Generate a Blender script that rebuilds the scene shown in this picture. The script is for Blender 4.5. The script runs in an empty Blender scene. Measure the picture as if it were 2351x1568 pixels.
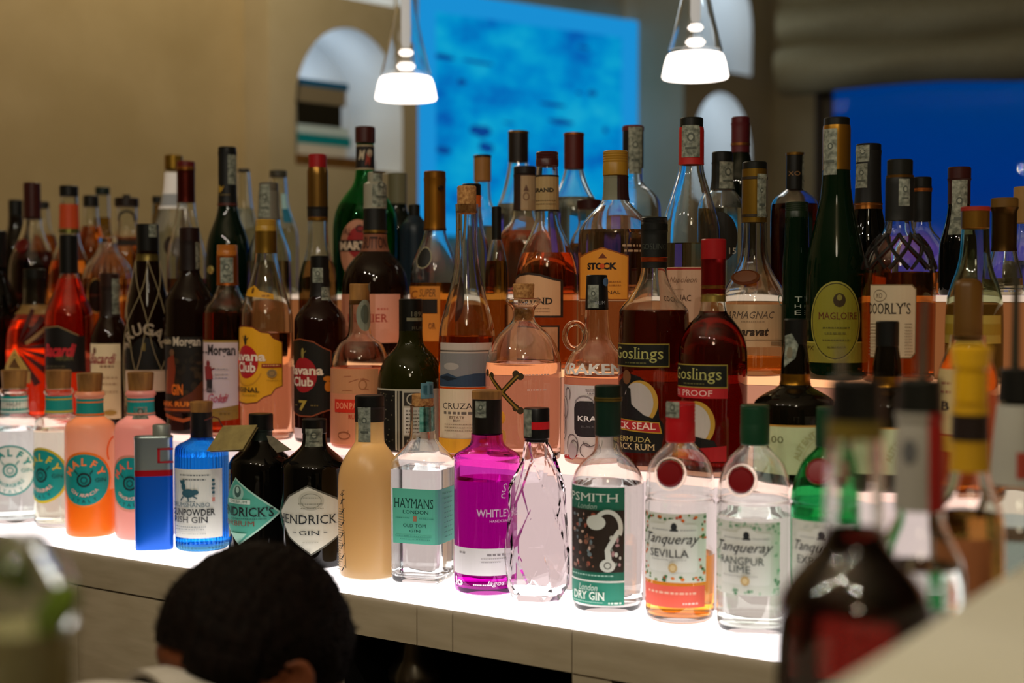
import bpy, bmesh, math, random
from mathutils import Vector, Matrix
random.seed(7)
sc = bpy.context.scene
col = sc.collection
PI = math.pi

# ------------------------------------------------------------------ camera
W, H, F, HOR = 2351.0, 1568.0, 3200.0, 670.0
CAMZ, YAW = 1.35, math.radians(34)
PITCH = math.atan((H / 2 - HOR) / F)
cd = bpy.data.cameras.new('camera'); cam = bpy.data.objects.new('camera', cd); col.objects.link(cam)
cd.sensor_width = 36; cd.lens = 36 * F / W; cd.clip_start = .05; cd.clip_end = 200
cam.location = (0, 0, CAMZ); cam.rotation_euler = (PI / 2 - PITCH, 0, YAW)
cd.dof.use_dof = True; cd.dof.focus_distance = 1.93; cd.dof.aperture_fstop = 2.6
sc.camera = cam

# ------------------------------------------------------------------ exposure, world, lights
sc.view_settings.view_transform = 'Standard'; sc.view_settings.look = 'None'
sc.view_settings.exposure = 0.0; sc.view_settings.gamma = 1.0; sc.view_settings.use_curve_mapping = False
cy = sc.cycles
cy.max_bounces = 22; cy.transmission_bounces = 22; cy.glossy_bounces = 5; cy.diffuse_bounces = 5; cy.transparent_max_bounces = 12
cy.sample_clamp_indirect = 3.0; cy.use_denoising = True; cy.adaptive_threshold = 0.02
cy.blur_glossy = 0.0


def lin(h):
    if not isinstance(h, str): return tuple(h)
    h = h.lstrip('#'); o = []
    for i in (0, 2, 4):
        c = int(h[i:i + 2], 16) / 255
        o.append(c / 12.92 if c <= .04045 else ((c + .055) / 1.055) ** 2.4)
    return tuple(o)


wd = bpy.data.worlds.new('dusk'); sc.world = wd; wd.use_nodes = True
nt = wd.node_tree; nt.nodes.clear()
wo = nt.nodes.new('ShaderNodeOutputWorld'); bg = nt.nodes.new('ShaderNodeBackground')
tc = nt.nodes.new('ShaderNodeTexCoord'); sp = nt.nodes.new('ShaderNodeSeparateXYZ'); rp = nt.nodes.new('ShaderNodeValToRGB')
ns = nt.nodes.new('ShaderNodeTexNoise'); ns.inputs['Scale'].default_value = 7; ns.inputs['Detail'].default_value = 3
ad = nt.nodes.new('ShaderNodeMath'); ad.operation = 'MULTIPLY_ADD'; ad.inputs[1].default_value = .09
nt.links.new(tc.outputs['Generated'], sp.inputs[0]); nt.links.new(tc.outputs['Generated'], ns.inputs['Vector'])
nt.links.new(ns.outputs[0], ad.inputs[0]); nt.links.new(sp.outputs['Z'], ad.inputs[2]); nt.links.new(ad.outputs[0], rp.inputs[0])
cr = rp.color_ramp
for p, c in ((.0, '10121f'), (.035, '1c1c3a'), (.05, '54469a'), (.075, '463c96'), (.092, '0a3480'), (.12, '003488'), (.17, '003a86'), (.22, '02448a'), (.5, '02286a'), (1, '01133c')):
    e = cr.elements.new(p); e.color = lin(c) + (1,)
cr.elements.remove(cr.elements[0]); cr.elements.remove(cr.elements[-1])
bg.inputs['Strength'].default_value = .75
nt.links.new(rp.outputs[0], bg.inputs[0]); nt.links.new(bg.outputs[0], wo.inputs[0])


def light(name, typ, loc, power, color, size=.1, rot=(0, 0, 0), size_y=None, spread=None):
    l = bpy.data.lights.new(name, typ); o = bpy.data.objects.new(name, l); col.objects.link(o)
    o.location = loc; o.rotation_euler = rot; l.energy = power; l.color = color
    if typ == 'AREA':
        l.size = size
        if size_y: l.shape = 'RECTANGLE'; l.size_y = size_y
        if spread: l.spread = spread
    else: l.shadow_soft_size = size
    return o


# the row of small bar spots above the camera, their glints sit on every dark shoulder
for i, x in enumerate((-1.55, -1.05, -.55, -.05)):
    light('bar_spot', 'POINT', (x, .35, 2.35), 12, (1, .90, .74), .02)
light('room_light', 'POINT', (-2.5, 2.6, 2.75), 17, (1, .87, .62), .2)
light('room_light', 'POINT', (.6, -1.0, 2.75), 20, (1, .86, .64), .2)

FWD = Vector((-math.sin(YAW), math.cos(YAW), 0)); RGT = Vector((math.cos(YAW), math.sin(YAW), 0))
MC = cam.rotation_euler.to_matrix(); CAM = Vector((0, 0, CAMZ))


def ray(x, y): return MC @ Vector(((x - W / 2) / F, -(y - H / 2) / F, -1))
def at_v(x, y, d): r = ray(x, y); return CAM + r * (d / r.y)
def at_h(x, y, z): r = ray(x, y); return CAM + r * ((z - CAMZ) / r.z)
def at_d(x, y, d): return CAM + ray(x, y) * d


# ------------------------------------------------------------------ materials
MATS = {}


def mk(name):
    m = bpy.data.materials.new(name); m.use_nodes = True; n = m.node_tree; n.nodes.clear()
    o = n.nodes.new('ShaderNodeOutputMaterial'); return m, n, o


def pbsdf(n, o, c, rough=.5, **k):
    b = n.nodes.new('ShaderNodeBsdfPrincipled'); b.inputs['Base Color'].default_value = lin(c) + (1,)
    b.inputs['Roughness'].default_value = rough
    for a, v in k.items(): b.inputs[a.replace('_', ' ')].default_value = v
    n.links.new(b.outputs[0], o.inputs[0]); return b


def paint(c, rough=.55, metal=0.0, spec=.3):
    key = ('p', c, rough, metal)
    if key not in MATS:
        m, n, o = mk('paint'); pbsdf(n, o, c, rough, Metallic=metal, Specular_IOR_Level=spec); MATS[key] = m
    return MATS[key]


def foil(c): return paint(c, .32, .85)


def dark(c):
    key = ('d', c)
    if key not in MATS:
        m, n, o = mk('dark_glass'); pbsdf(n, o, c, .02, Specular_IOR_Level=.3); MATS[key] = m
    return MATS[key]


def tint(c, ior=1.5, rough=0.0, p=.25):
    """c is the colour seen through the whole bottle; p spreads it over the surfaces a ray crosses"""
    key = ('t', c, ior, rough, p)
    if key not in MATS:
        m, n, o = mk('glass'); b = n.nodes.new('ShaderNodeBsdfGlass'); b.inputs['Color'].default_value = tuple(max(q, .002) ** p for q in lin(c)) + (1,)
        b.inputs['IOR'].default_value = ior; b.inputs['Roughness'].default_value = rough
        n.links.new(b.outputs[0], o.inputs[0]); MATS[key] = m
    return MATS[key]


def milk(c, tr=.72, gl=.15):
    key = ('m', c, tr)
    if key not in MATS:
        m, n, o = mk('frosted'); t = n.nodes.new('ShaderNodeBsdfTranslucent'); d = n.nodes.new('ShaderNodeBsdfDiffuse')
        g = n.nodes.new('ShaderNodeBsdfGlossy'); g.inputs['Roughness'].default_value = .3
        for q in (t, d): q.inputs[0].default_value = lin(c) + (1,)
        a = n.nodes.new('ShaderNodeMixShader'); a.inputs[0].default_value = tr
        n.links.new(d.outputs[0], a.inputs[1]); n.links.new(t.outputs[0], a.inputs[2])
        f = n.nodes.new('ShaderNodeFresnel'); f.inputs[0].default_value = 1.4
        x = n.nodes.new('ShaderNodeMixShader'); n.links.new(f.outputs[0], x.inputs[0])
        n.links.new(a.outputs[0], x.inputs[1]); n.links.new(g.outputs[0], x.inputs[2]); n.links.new(x.outputs[0], o.inputs[0]); MATS[key] = m
    return MATS[key]


def glow(c, s):
    key = ('e', c, s)
    if key not in MATS:
        m, n, o = mk('glowing'); e = n.nodes.new('ShaderNodeEmission'); e.inputs[0].default_value = lin(c) + (1,); e.inputs[1].default_value = s
        n.links.new(e.outputs[0], o.inputs[0]); MATS[key] = m
    return MATS[key]


def noisy(name, c1, c2, scale=20, rough=.6, bump=.0, stretch=(1, 1, 1), detail=4, spec=.3):
    key = ('n', name)
    if key not in MATS:
        m, n, o = mk(name); b = pbsdf(n, o, c1, rough, Specular_IOR_Level=spec)
        t = n.nodes.new('ShaderNodeTexCoord'); mp = n.nodes.new('ShaderNodeMapping'); mp.inputs['Scale'].default_value = stretch
        q = n.nodes.new('ShaderNodeTexNoise'); q.inputs['Scale'].default_value = scale; q.inputs['Detail'].default_value = detail
        r = n.nodes.new('ShaderNodeValToRGB'); r.color_ramp.elements[0].color = lin(c1) + (1,); r.color_ramp.elements[1].color = lin(c2) + (1,)
        r.color_ramp.elements[0].position = .35; r.color_ramp.elements[1].position = .65
        L = n.links.new; L(t.outputs['Object'], mp.inputs[0]); L(mp.outputs[0], q.inputs['Vector']); L(q.outputs[0], r.inputs[0]); L(r.outputs[0], b.inputs['Base Color'])
        if bump:
            u = n.nodes.new('ShaderNodeBump'); u.inputs['Strength'].default_value = bump; u.inputs['Distance'].default_value = .002
            L(q.outputs[0], u.inputs['Height']); L(u.outputs[0], b.inputs['Normal'])
        MATS[key] = m
    return MATS[key]


CORK = lambda: noisy('cork', 'b98a52', '8a5c30', 220, .8, .3)
WOODCAP = lambda: noisy('cap_wood', 'a9793f', '6f4b22', 60, .6, .1, (1, 1, .2))
STRIP = lambda: noisy('tax_paper', '8f9587', '565c52', 160, .7)


# ------------------------------------------------------------------ objects
def obj(name, bm, mats, parent=None, smooth=True, ang=38, label=None):
    if smooth: bmesh.ops.recalc_face_normals(bm, faces=bm.faces[:])
    me = bpy.data.meshes.new(name); bm.to_mesh(me); bm.free()
    for m in (mats if isinstance(mats, (list, tuple)) else [mats]): me.materials.append(m)
    if smooth and len(me.polygons):
        me.polygons.foreach_set('use_smooth', [True] * len(me.polygons)); me.set_sharp_from_angle(angle=math.radians(ang))
    o = bpy.data.objects.new(name, me); col.objects.link(o)
    if parent: o.parent = parent
    if label: o['label'] = label
    return o


def empty(name, loc, rz=0):
    o = bpy.data.objects.new(name, None); col.objects.link(o); o.location = loc; o.rotation_euler = (0, 0, rz); o.empty_display_size = .02; return o


def tag(o, label=None, cat=None, group=None, kind=None):
    for k, v in (('label', label), ('category', cat), ('group', group), ('kind', kind)):
        if v: o[k] = v
    return o


def box(bm, x0, y0, z0, x1, y1, z1, bev=0, M=None):
    b2 = bmesh.new(); bmesh.ops.create_cube(b2, size=1)
    for v in b2.verts: v.co = Vector((x0 + (v.co.x + .5) * (x1 - x0), y0 + (v.co.y + .5) * (y1 - y0), z0 + (v.co.z + .5) * (z1 - z0)))
    if bev: bmesh.ops.bevel(b2, geom=b2.edges[:], offset=bev, segments=2, affect='EDGES', profile=.6)
    join(bm, b2, M)


def join(bm, b2, M=None):
    vm = {}
    for v in b2.verts: vm[v] = bm.verts.new(M @ v.co if M else v.co)
    for f in b2.faces:
        try: g = bm.faces.new([vm[v] for v in f.verts]); g.material_index = f.material_index
        except ValueError: pass
    b2.free()


def tube(bm, pts, r, seg=8, cap=True):
    pts = [Vector(p) for p in pts]; rr = r if isinstance(r, (list, tuple)) else [r] * len(pts); rings = []
    for i, p in enumerate(pts):
        d = (pts[min(i + 1, len(pts) - 1)] - pts[max(i - 1, 0)]).normalized()
        a = d.orthogonal().normalized() if i == 0 else (a - d * a.dot(d)).normalized()
        b = d.cross(a)
        rings.append([bm.verts.new(p + (a * math.cos(2 * PI * k / seg) + b * math.sin(2 * PI * k / seg)) * rr[i]) for k in range(seg)])
    for i in range(len(rings) - 1):
        for k in range(seg): bm.faces.new((rings[i][k], rings[i][(k + 1) % seg], rings[i + 1][(k + 1) % seg], rings[i + 1][k]))
    if cap: bm.faces.new(rings[0][::-1]); bm.faces.new(rings[-1])


def lathe(bm, prof, seg=40, sec=None, rot=0, mi=0):
    """prof: [(r, z)]; r == 0 closes to a point. sec(angle) scales the radius."""
    rings = []
    for r, z in prof:
        if r <= 1e-6: rings.append([bm.verts.new((0, 0, z))])
        else:
            q = []
            for k in range(seg):
                t = 2 * PI * k / seg; s = r * (sec(t) if sec else 1); q.append(bm.verts.new((s * math.cos(t + rot), s * math.sin(t + rot), z)))
            rings.append(q)
    for a, b in zip(rings, rings[1:]):
        for k in range(seg):
            k2 = (k + 1) % seg
            if len(a) == 1 and len(b) == 1: continue
            if len(a) == 1: f = bm.faces.new((a[0], b[k2], b[k]))
            elif len(b) == 1: f = bm.faces.new((a[k], a[k2], b[0]))
            else: f = bm.faces.new((a[k], a[k2], b[k2], b[k]))
            f.material_index = mi


def chaikin(p, it=2):
    for _ in range(it):
        q = [p[0]]
        for a, b in zip(p, p[1:]):
            q.append((a[0] * .75 + b[0] * .25, a[1] * .75 + b[1] * .25)); q.append((a[0] * .25 + b[0] * .75, a[1] * .25 + b[1] * .75))
        q.append(p[-1]); p = q
    return p


def interp(p, z):
    if z <= p[0][0]: return p[0][1]
    for (a, ra), (b, rb) in zip(p, p[1:]):
        if z <= b: return ra + (rb - ra) * (z - a) / max(b - a, 1e-9)
    return p[-1][1]


TXT = {}


def glyph(s, sh=0, bold=0, serif=0):
    k = (s, sh, bold, serif)
    if k not in TXT:
        c = bpy.data.curves.new('lettering', 'FONT'); c.body = s; c.resolution_u = 2; c.shear = sh; c.offset = bold
        o = bpy.data.objects.new('lettering', c); me = bpy.data.meshes.new_from_object(o)
        v = [(q.co.x, q.co.y) for q in me.vertices]; f = [tuple(p.vertices) for p in me.polygons]
        if serif:                                           # slab serifs on stems that end on the baseline or the cap line
            ec = {}
            for p in f:
                for a, b in zip(p, p[1:] + p[:1]): e = (min(a, b), max(a, b)); ec[e] = ec.get(e, 0) + 1
            mx = max([q[1] for q in v] or [.7])
            for (a, b), n in list(ec.items()):
                (xa, ya), (xb, yb) = v[a], v[b]
                if n == 1 and abs(ya - yb) < .004 and .03 < abs(xa - xb) < .22 and (abs(ya) < .02 or ya > .48):
                    x0, x1 = min(xa, xb) - .055, max(xa, xb) + .055; y0, y1 = (ya, ya + .035) if abs(ya) < .02 else (ya - .035, ya)
                    i = len(v); v += [(x0, y0), (x1, y0), (x1, y1), (x0, y1)]; f.append((i, i + 1, i + 2, i + 3))
        bpy.data.meshes.remove(me); bpy.data.objects.remove(o); bpy.data.curves.remove(c); TXT[k] = (v, f)
    return TXT[k]


# ------------------------------------------------------------------ bottles
ROW = {'A': (1.524, .95), 'B': (1.640, 1.113), 'C': (1.778, 1.234), 'D': (1.905, 1.345), 'E': (2.01, 1.345)}
BOTTLES = []


def sq(n, d=1.0):
    return lambda t: (abs(math.cos(t) / d) ** n + abs(math.sin(t)) ** n) ** (-1 / n)


class Bottle:
    def __init__(s, kind, label, row, cx, prof, cap=None, glass='clear', liq=None, base=None, sec=None, yaw=0, dv=0, cat='bottle', group=None, thick=.0022, fl=0, seg=40, depth=None, floor=None):
        d, zb = ROW.get(row, (0, 0)); d += dv
        if depth: P = at_d(cx, 900, depth); d = P.y; zb = floor
        else: P = at_v(cx, 800, d)
        s.d = d; s.cx = cx; s.zb = zb; s.X = P.x; s.Y = d
        Zd = (P - CAM).dot(FWD); a = (P - CAM).dot(RGT) / Zd
        s.px = Zd / F; s.k = s.px / math.sqrt(1 + a * a)
        s.root = empty(kind, (P.x, d, zb + .0006)); tag(s.root, label, cat, group)
        s.beta = math.atan2(-d, -P.x); s.rot = s.beta + yaw; s.sec = sec; s.seg = seg
        s.hw = max(h for y, h in prof); s.R = s.hw * s.k
        pts = [(h * s.k, s.z(y)) for y, h in prof]
        if base is not None: zbot = s.z(base)
        zbot = 0.0
        pts.append((prof[-1][1] * s.k, zbot + .012))
        pts = [q for q in pts[:-1] if q[1] > .02] + [(pts[-1][0], .012)]
        side = chaikin(pts, 2)
        rb = side[-1][0]
        if fl: s.flute = fl
        outer = side + [(rb * .995, .006), (rb * .97, .0022), (rb * .9, 0), (rb * .6, 0.001)]
        s.outer = outer; e = sorted([(z, r) for r, z in outer]); s.envp = e
        s.zcap = None; t = thick
        bm = bmesh.new()
        up = list(reversed(outer))          # bottom to top
        if glass in ('clear', 'rough') or glass.startswith('tint:') or glass.startswith('rough:'):
            inner = [(max(r - t, r * .35), z) for r, z in side]
            inner = [(r, max(z, .008)) for r, z in inner]
            rin = inner[-1][0]
            P1 = [(0, .002)] + up + [(inner[0][0], side[0][1])] + inner + [(rin * .9, .0082), (0, .0095)]
            lathe(bm, P1, seg, sec, s.rot)
            if glass == 'clear': m = tint('f2f6f3')
            elif glass.startswith('rough'): m = tint(glass[6:] or 'ffe6dc', 1.35, .32)
            else: m = tint(glass[5:])
            if liq:
                lv = s.z(liq[0]); lq = [(r + .0005, z) for r, z in inner if z < lv]
                rt = interp(sorted((z, r) for r, z in inner), lv) + .0005
                b2 = bmesh.new(); lathe(b2, [(0, .0088), (rin * .9, .0078)] + list(reversed(lq)) + [(rt, lv), (0, lv)], seg, sec, s.rot)
                lm = milk(liq[1][5:]) if liq[1].startswith('milk:') else tint(liq[1], 1.345, 0, .5)
                obj('liquid', b2, lm, s.root)
        else:
            lathe(bm, [(0, .002)] + up + [(0, side[0][1])], seg, sec, s.rot)
            if glass.startswith('milk:'): m = [milk(q) for q in glass[5:].split('/')]
            elif glass.startswith('paint:'): m = paint(glass[6:], .4)
            else: m = dark(glass[5:] if ':' in glass else '0a0806')
        if isinstance(m, list) and len(m) > 1 and liq:
            lv = s.z(liq[0])
            bmesh.ops.bisect_plane(bm, geom=bm.verts[:] + bm.edges[:] + bm.faces[:], plane_co=(0, 0, lv), plane_no=(0, 0, 1))
            for f in bm.faces: f.material_index = int(f.calc_center_median().z < lv)
        s.glass = obj('glass', bm, m, s.root)
        s.caps = []; s.foils = []
        for c in ([cap] if isinstance(cap, dict) else cap or []): s.cap(**c)
        BOTTLES.append(s)

    def z(s, y): return at_v(s.cx, y, s.d).z - s.zb

    def env(s, z):
        r = interp(s.envp, z)
        for a, b, q in s.caps:
            if a - .0005 <= z <= b + .0005: r = max(r, q) if z < s.envp[-1][0] else q
        for a, b, q in s.foils:
            if a - .0005 <= z <= b + .0005: r += q
        return r

    def cap(s, y0, y1, hw, c='111111', style='plain', name='cap', hw1=None, label=None):
        za, zt = s.z(y1), s.z(y0); r = hw * s.k; r1 = (hw1 or hw) * s.k; bm = bmesh.new(); b = min(.0014, r * .15)
        seg = 36
        mid = []
        if style == 'screw':
            n = 5
            for i in range(n):
                q = zt - (zt - za) * (.06 + .1 * i); mid += [(r * .965, q), (r, q - (zt - za) * .04)]
            mid = [(rr, zz) for rr, zz in reversed(mid)]
        if style == 'grip': f = lambda t: 1 + .018 * math.cos(18 * t)
        else: f = None
        if style == 'dome': top = [(r, zt - r * .6), (r * .92, zt - r * .3), (r * .7, zt - r * .1), (r * .35, zt), (0, zt)]
        else: top = [(r, zt - b), (r - b, zt), (0, zt)]
        lathe(bm, [(0, za), (r1 - b, za), (r1, za + b)] + mid + top, seg, f, s.rot)
        m = {'cork': CORK, 'wood': WOODCAP}.get(style)
        if m: m = m()
        elif style == 'glass': m = tint('f2f6f3')
        elif style == 'foil' or style == 'metal': m = foil(c)
        else: m = paint(c, .38)
        o = obj(name, bm, m, s.root, label=label); s.caps.append((za, zt, max(r, r1))); return o

    def foil(s, y0, y1, c, name='foil', metal=True, off=.0007, close=False):
        """a sleeve that follows the glass between two heights"""
        z0, z1 = s.z(y1), s.z(y0); n = 10; bm = bmesh.new()
        P = [(s.env(z0) - .001, z0)] + [(s.env(z0 + (z1 - z0) * i / n) + off, z0 + (z1 - z0) * i / n) for i in range(n + 1)]
        P += [(0, z1)] if close else [(s.env(z1) - .001, z1)]
        lathe(bm, P, s.seg, s.sec, s.rot); s.foils.append((z0, z1, off)); return obj(name, bm, foil(c) if metal else paint(c, .5), s.root)

    def disc(s, x, y, r, c, th=.002, name='seal', metal=0, off=.0006, ry=None):
        """a raised round emblem lying on the surface"""
        z = Lab(s, x).z(y); ang = s.beta + math.asin(max(-.98, min(.98, (x - s.cx) / s.hw))); q = s.env(z) * (s.sec(ang - s.rot) if s.sec else 1)
        dz = .004; sl = (s.env(z + dz) - s.env(z - dz)) / (2 * dz)
        n = Vector((math.cos(ang), math.sin(ang), -sl)).normalized(); p = Vector((math.cos(ang) * q, math.sin(ang) * q, z)) + n * off
        b2 = bmesh.new(); R = r * s.k; lathe(b2, [(0, 0), (R, 0), (R, th * .6), (R * .86, th), (R * .8, th * .8), (0, th * .9)], 28)
        M = Matrix.Translation(p) @ n.to_track_quat('Z', 'Y').to_matrix().to_4x4()
        if ry: M = M @ Matrix.Diagonal((1, ry / r, 1, 1))
        bm = bmesh.new(); join(bm, b2, M); return obj(name, bm, paint(c, .35, metal), s.root)

    def lab(s, lx=None): return Lab(s, s.cx if lx is None else lx)

    def strip(s, x0, x1, y0, y1, name='tax_strip'):
        L = s.lab((x0 + x1) / 2).fit(y0 * .7 + y1 * .3); L.rect(x0, y0, x1, y1, STRIP()); w = x1 - x0
        L.ell((x0 + x1) / 2, y0 + (y1 - y0) * .38, w * .22, w * .26, '4d544c'); L.ell((x0 + x1) / 2, y0 + (y1 - y0) * .38, w * .12, w * .15, '8f9587')
        L.rect(x0 + w * .2, y0 + (y1 - y0) * .68, x1 - w * .2, y0 + (y1 - y0) * .74, '4d544c')
        return L.done(name)


class Lab:
    """flat artwork drawn in photo-scaled units, then wrapped onto the bottle"""
    def __init__(s, B, lx):
        s.B = B; s.lx = lx; s.hwx = B.hw; s.bm = bmesh.new(); s.mats = []; s.n = 0; s.off = .0005

    def fit(s, y):                                     # radius of the surface that carries this label, in px
        s.hwx = max(4, s.B.env(s.B.z(y)) / s.B.k); return s

    def X(s, x):
        if s.B.sec:
            B = s.B; yw = B.rot - B.beta; a = B.hw; n = B.sec(0) * a; dx = x - B.cx; t = (dx - n * math.sin(yw)) / math.cos(yw)
            if t > a and yw < 0: t = a + (dx - n * math.sin(yw) - a * math.cos(yw)) / -math.sin(yw)
            if t < -a and yw > 0: t = -a + (dx - n * math.sin(yw) + a * math.cos(yw)) / math.sin(yw)
            return t * B.k
        u = (x - s.B.cx) / s.hwx
        v = math.asin(u) if abs(u) <= .94 else math.copysign(math.asin(.94) + (abs(u) - .94) * 1.6, u)
        return v * s.hwx * s.B.k

    def z(s, y):
        B = s.B; r = ray(B.cx, y); q = Vector((B.X, B.Y, 0)); h = Vector((r.x, r.y, 0)); t = (q.length - s.hwx * B.k * .9) / h.length
        return CAMZ + r.z * t - B.zb

    def mi(s, c):
        m = c if not isinstance(c, str) else paint(c)
        if m not in s.mats: s.mats.append(m)
        return s.mats.index(m)

    def add(s, pts, faces, c, lay=None):
        i = s.mi(c); s.n += 1; l = s.n if lay is None else lay
        vs = [s.bm.verts.new((a, b, l)) for a, b in pts]
        for f in faces:
            try: g = s.bm.faces.new([vs[k] for k in f]); g.material_index = i
            except ValueError: pass

    def ngon(s, pts, c):
        n = len(pts); A = sum(pts[i][0] * pts[(i + 1) % n][1] - pts[(i + 1) % n][0] * pts[i][1] for i in range(n))
        if A < 0: pts = pts[::-1]
        s.add(pts, [tuple(range(n))], c)

    def rect(s, x0, y0, x1, y1, c, rad=0):
        a, b, z0, z1 = s.X(x0), s.X(x1), s.z(y1), s.z(y0)
        if rad:
            r = min(rad * s.B.k, abs(b - a) / 2, (z1 - z0) / 2); P = []
            for cx, cz, t0 in ((b - r, z0 + r, -90), (b - r, z1 - r, 0), (a + r, z1 - r, 90), (a + r, z0 + r, 180)):
                P += [(cx + r * math.cos(math.radians(t0 + q)), cz + r * math.sin(math.radians(t0 + q))) for q in (0, 30, 60, 90)]
            s.ngon(P, c)
        else: s.ngon([(a, z0), (b, z0), (b, z1), (a, z1)], c)
        return s

    def poly(s, P, c): s.ngon([(s.X(x), s.z(y)) for x, y in P], c); return s

    def ell(s, x, y, rx, ry, c, n=32):
        a, z = s.X(x), s.z(y); k = s.B.k
        s.ngon([(a + rx * k * math.cos(2 * PI * i / n), z + ry * k * math.sin(2 * PI * i / n)) for i in range(n)], c); return s

    def ring(s, x, y, rx, ry, w, c, a0=0, a1=360, n=36):
        a, z = s.X(x), s.z(y); k = s.B.k; P = []
        for q in (0, w):
            P += [(a + (rx - q) * k * math.cos(math.radians(a0 + (a1 - a0) * i / n)), z + (ry - q) * k * math.sin(math.radians(a0 + (a1 - a0) * i / n))) for i in range(n + 1)]
        s.add(P, [(i, i + 1, i + n + 2, i + n + 1) for i in range(n)], c); return s

    def line(s, x0, y0, x1, y1, w, c):
        a, b, p, q = s.X(x0), s.X(x1), s.z(y0), s.z(y1); d = Vector((b - a, q - p)); L = max(d.length, 1e-6); nx, ny = -d.y / L * w * s.B.k / 2, d.x / L * w * s.B.k / 2
        s.ngon([(a + nx, p + ny), (a - nx, p - ny), (b - nx, q - ny), (b + nx, q + ny)], c); return s

    def text(s, t, x0, x1, y0, y1, c, sh=0, bold=.0, serif=0):
        v, f = glyph(t, sh, bold, serif)
        if not v: return s
        xa, xb = min(p[0] for p in v), max(p[0] for p in v); ya, yb = min(p[1] for p in v), max(p[1] for p in v)
        A, Bq, z0, z1 = s.X(x0), s.X(x1), s.z(y1), s.z(y0)
        s.add([(A + (p[0] - xa) / (xb - xa) * (Bq - A), z0 + (p[1] - ya) / (yb - ya) * (z1 - z0)) for p in v], f, c); return s

    def arc(s, t, x, y, r, a0, a1, h, c, bold=.02, inward=False, wf=1.0):
        """letters spread on an arc; angles in degrees, 90 = top"""
        X0, Z0 = s.X(x), s.z(y); k = s.B.k; n = len(t)
        for i, ch in enumerate(t):
            if ch == ' ': continue
            v, f = glyph(ch, 0, bold, 0); th = math.radians(a0 + (a1 - a0) * (i / (n - 1) if n > 1 else .5)); m = (min(p[0] for p in v) + max(p[0] for p in v)) / 2
            sg = -1 if inward else 1; q = h / .7 * k; P = []
            for p in v:
                lx, ly = (p[0] - m) * q * wf, (p[1] - .35) * q; rr = r * k + sg * ly; ux, uy = math.cos(th), math.sin(th)
                P.append((X0 + ux * rr + uy * sg * lx, Z0 + uy * rr - ux * sg * lx))
            s.add(P, f, c)
        return s

    def scrib(s, x0, x1, y, h, c, seed=1):
        """a line of lettering too small to read in the photograph"""
        rnd = random.Random(seed + y); x = x0
        while x < x1:
            w = rnd.uniform(.6, 2.2) * h
            s.rect(x, y, min(x + w, x1), y + h, c); x += w + h * .6; s.n -= 1
        s.n += 1; return s

    def done(s, name='label', label=None):
        B = s.B; bm = s.bm
        bmesh.ops.triangulate(bm, faces=[f for f in bm.faces if len(f.verts) > 4])
        xs = [v.co.x for v in bm.verts]; zs = [v.co.y for v in bm.verts]
        st = .0055; x = min(xs) + st
        while x < max(xs):
            bmesh.ops.bisect_plane(bm, geom=bm.verts[:] + bm.edges[:] + bm.faces[:], plane_co=(x, 0, 0), plane_no=(1, 0, 0)); x += st
        z0, z1 = min(zs), max(zs); rs = [B.env(z0 + (z1 - z0) * i / 12) for i in range(13)]
        if max(rs) - min(rs) > .0006:
            z = z0 + .004
            while z < z1:
                bmesh.ops.bisect_plane(bm, geom=bm.verts[:] + bm.edges[:] + bm.faces[:], plane_co=(0, z, 0), plane_no=(0, 1, 0)); z += .004
        R = s.hwx * B.k; s0 = s.X(s.lx) * 0
        for v in bm.verts:
            sx, z, l = v.co; e = B.env(z); o = s.off + l * .00016
            if B.sec is None: th = B.beta + sx / R; q = e + o
            else:                                              # flat-sided bottle: walk along its front and side faces
                n = B.sec(0) * R; a = R
                if abs(sx) <= a: dl = math.atan2(sx, n)
                elif sx > a: dl = math.atan2(a, n - (sx - a))
                else: dl = -math.atan2(a, n - (-sx - a))
                th = B.rot + dl; q = e * B.sec(dl) + o
            v.co = (q * math.cos(th), q * math.sin(th), z)
        return obj(name, bm, s.mats, B.root, smooth=False, label=label)


def D(y0, y1, hw, c='111111', style='plain', **k): return dict(y0=y0, y1=y1, hw=hw, c=c, style=style, **k)


def overlaps():
    bs = BOTTLES
    for i in range(len(bs)):
        for j in range(i):
            a, b = bs[i], bs[j]
            if abs(a.zb - b.zb) > .01: continue
            q = a.R + b.R - math.hypot(a.X - b.X, a.Y - b.Y)
            if q > -.0008: print('OVER %.4f' % q, a.root.name, a.cx, round(a.d, 3), round(a.R, 3), '|', b.root.name, b.cx, round(b.d, 3), round(b.R, 3))
# ------------------------------------------------------------------ the room
def struct(name, bm, m, smooth=False): o = obj(name, bm, m, None, smooth); o['kind'] = 'structure'; return o


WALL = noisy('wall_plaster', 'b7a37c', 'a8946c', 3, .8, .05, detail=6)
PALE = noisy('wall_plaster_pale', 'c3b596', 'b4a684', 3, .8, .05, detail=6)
NICHE = paint('d9dde0', .8)
# the niche wall runs away to the right; ph(w, d, z) -> point at w along it, d behind its face
NA = math.radians(44.3)
NW = RGT * math.sin(NA) + FWD * math.cos(NA); NN = -RGT * math.cos(NA) + FWD * math.sin(NA)
N0 = RGT * -.527 + FWD * 4.5


def ph(w, d, z): p = N0 + NW * w + NN * d; return Vector((p.x, p.y, z))


def wof(x, d=0.0):
    a = (x - W / 2) / F; o = N0 + NN * d; L, Z = o.dot(RGT), o.dot(FWD); l, q = NW.dot(RGT), NW.dot(FWD)
    return (a * Z - L) / (l - a * q)


def zof(w, y, d=0.0):
    p = N0 + NW * w + NN * d; return CAMZ + (HOR - y) / F * p.dot(FWD)


def wx(w): return w
def quad(bm, P, mi=0): f = bm.faces.new([bm.verts.new(p) for p in P]); f.material_index = mi; return f


CEIL = 2.95


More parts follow.
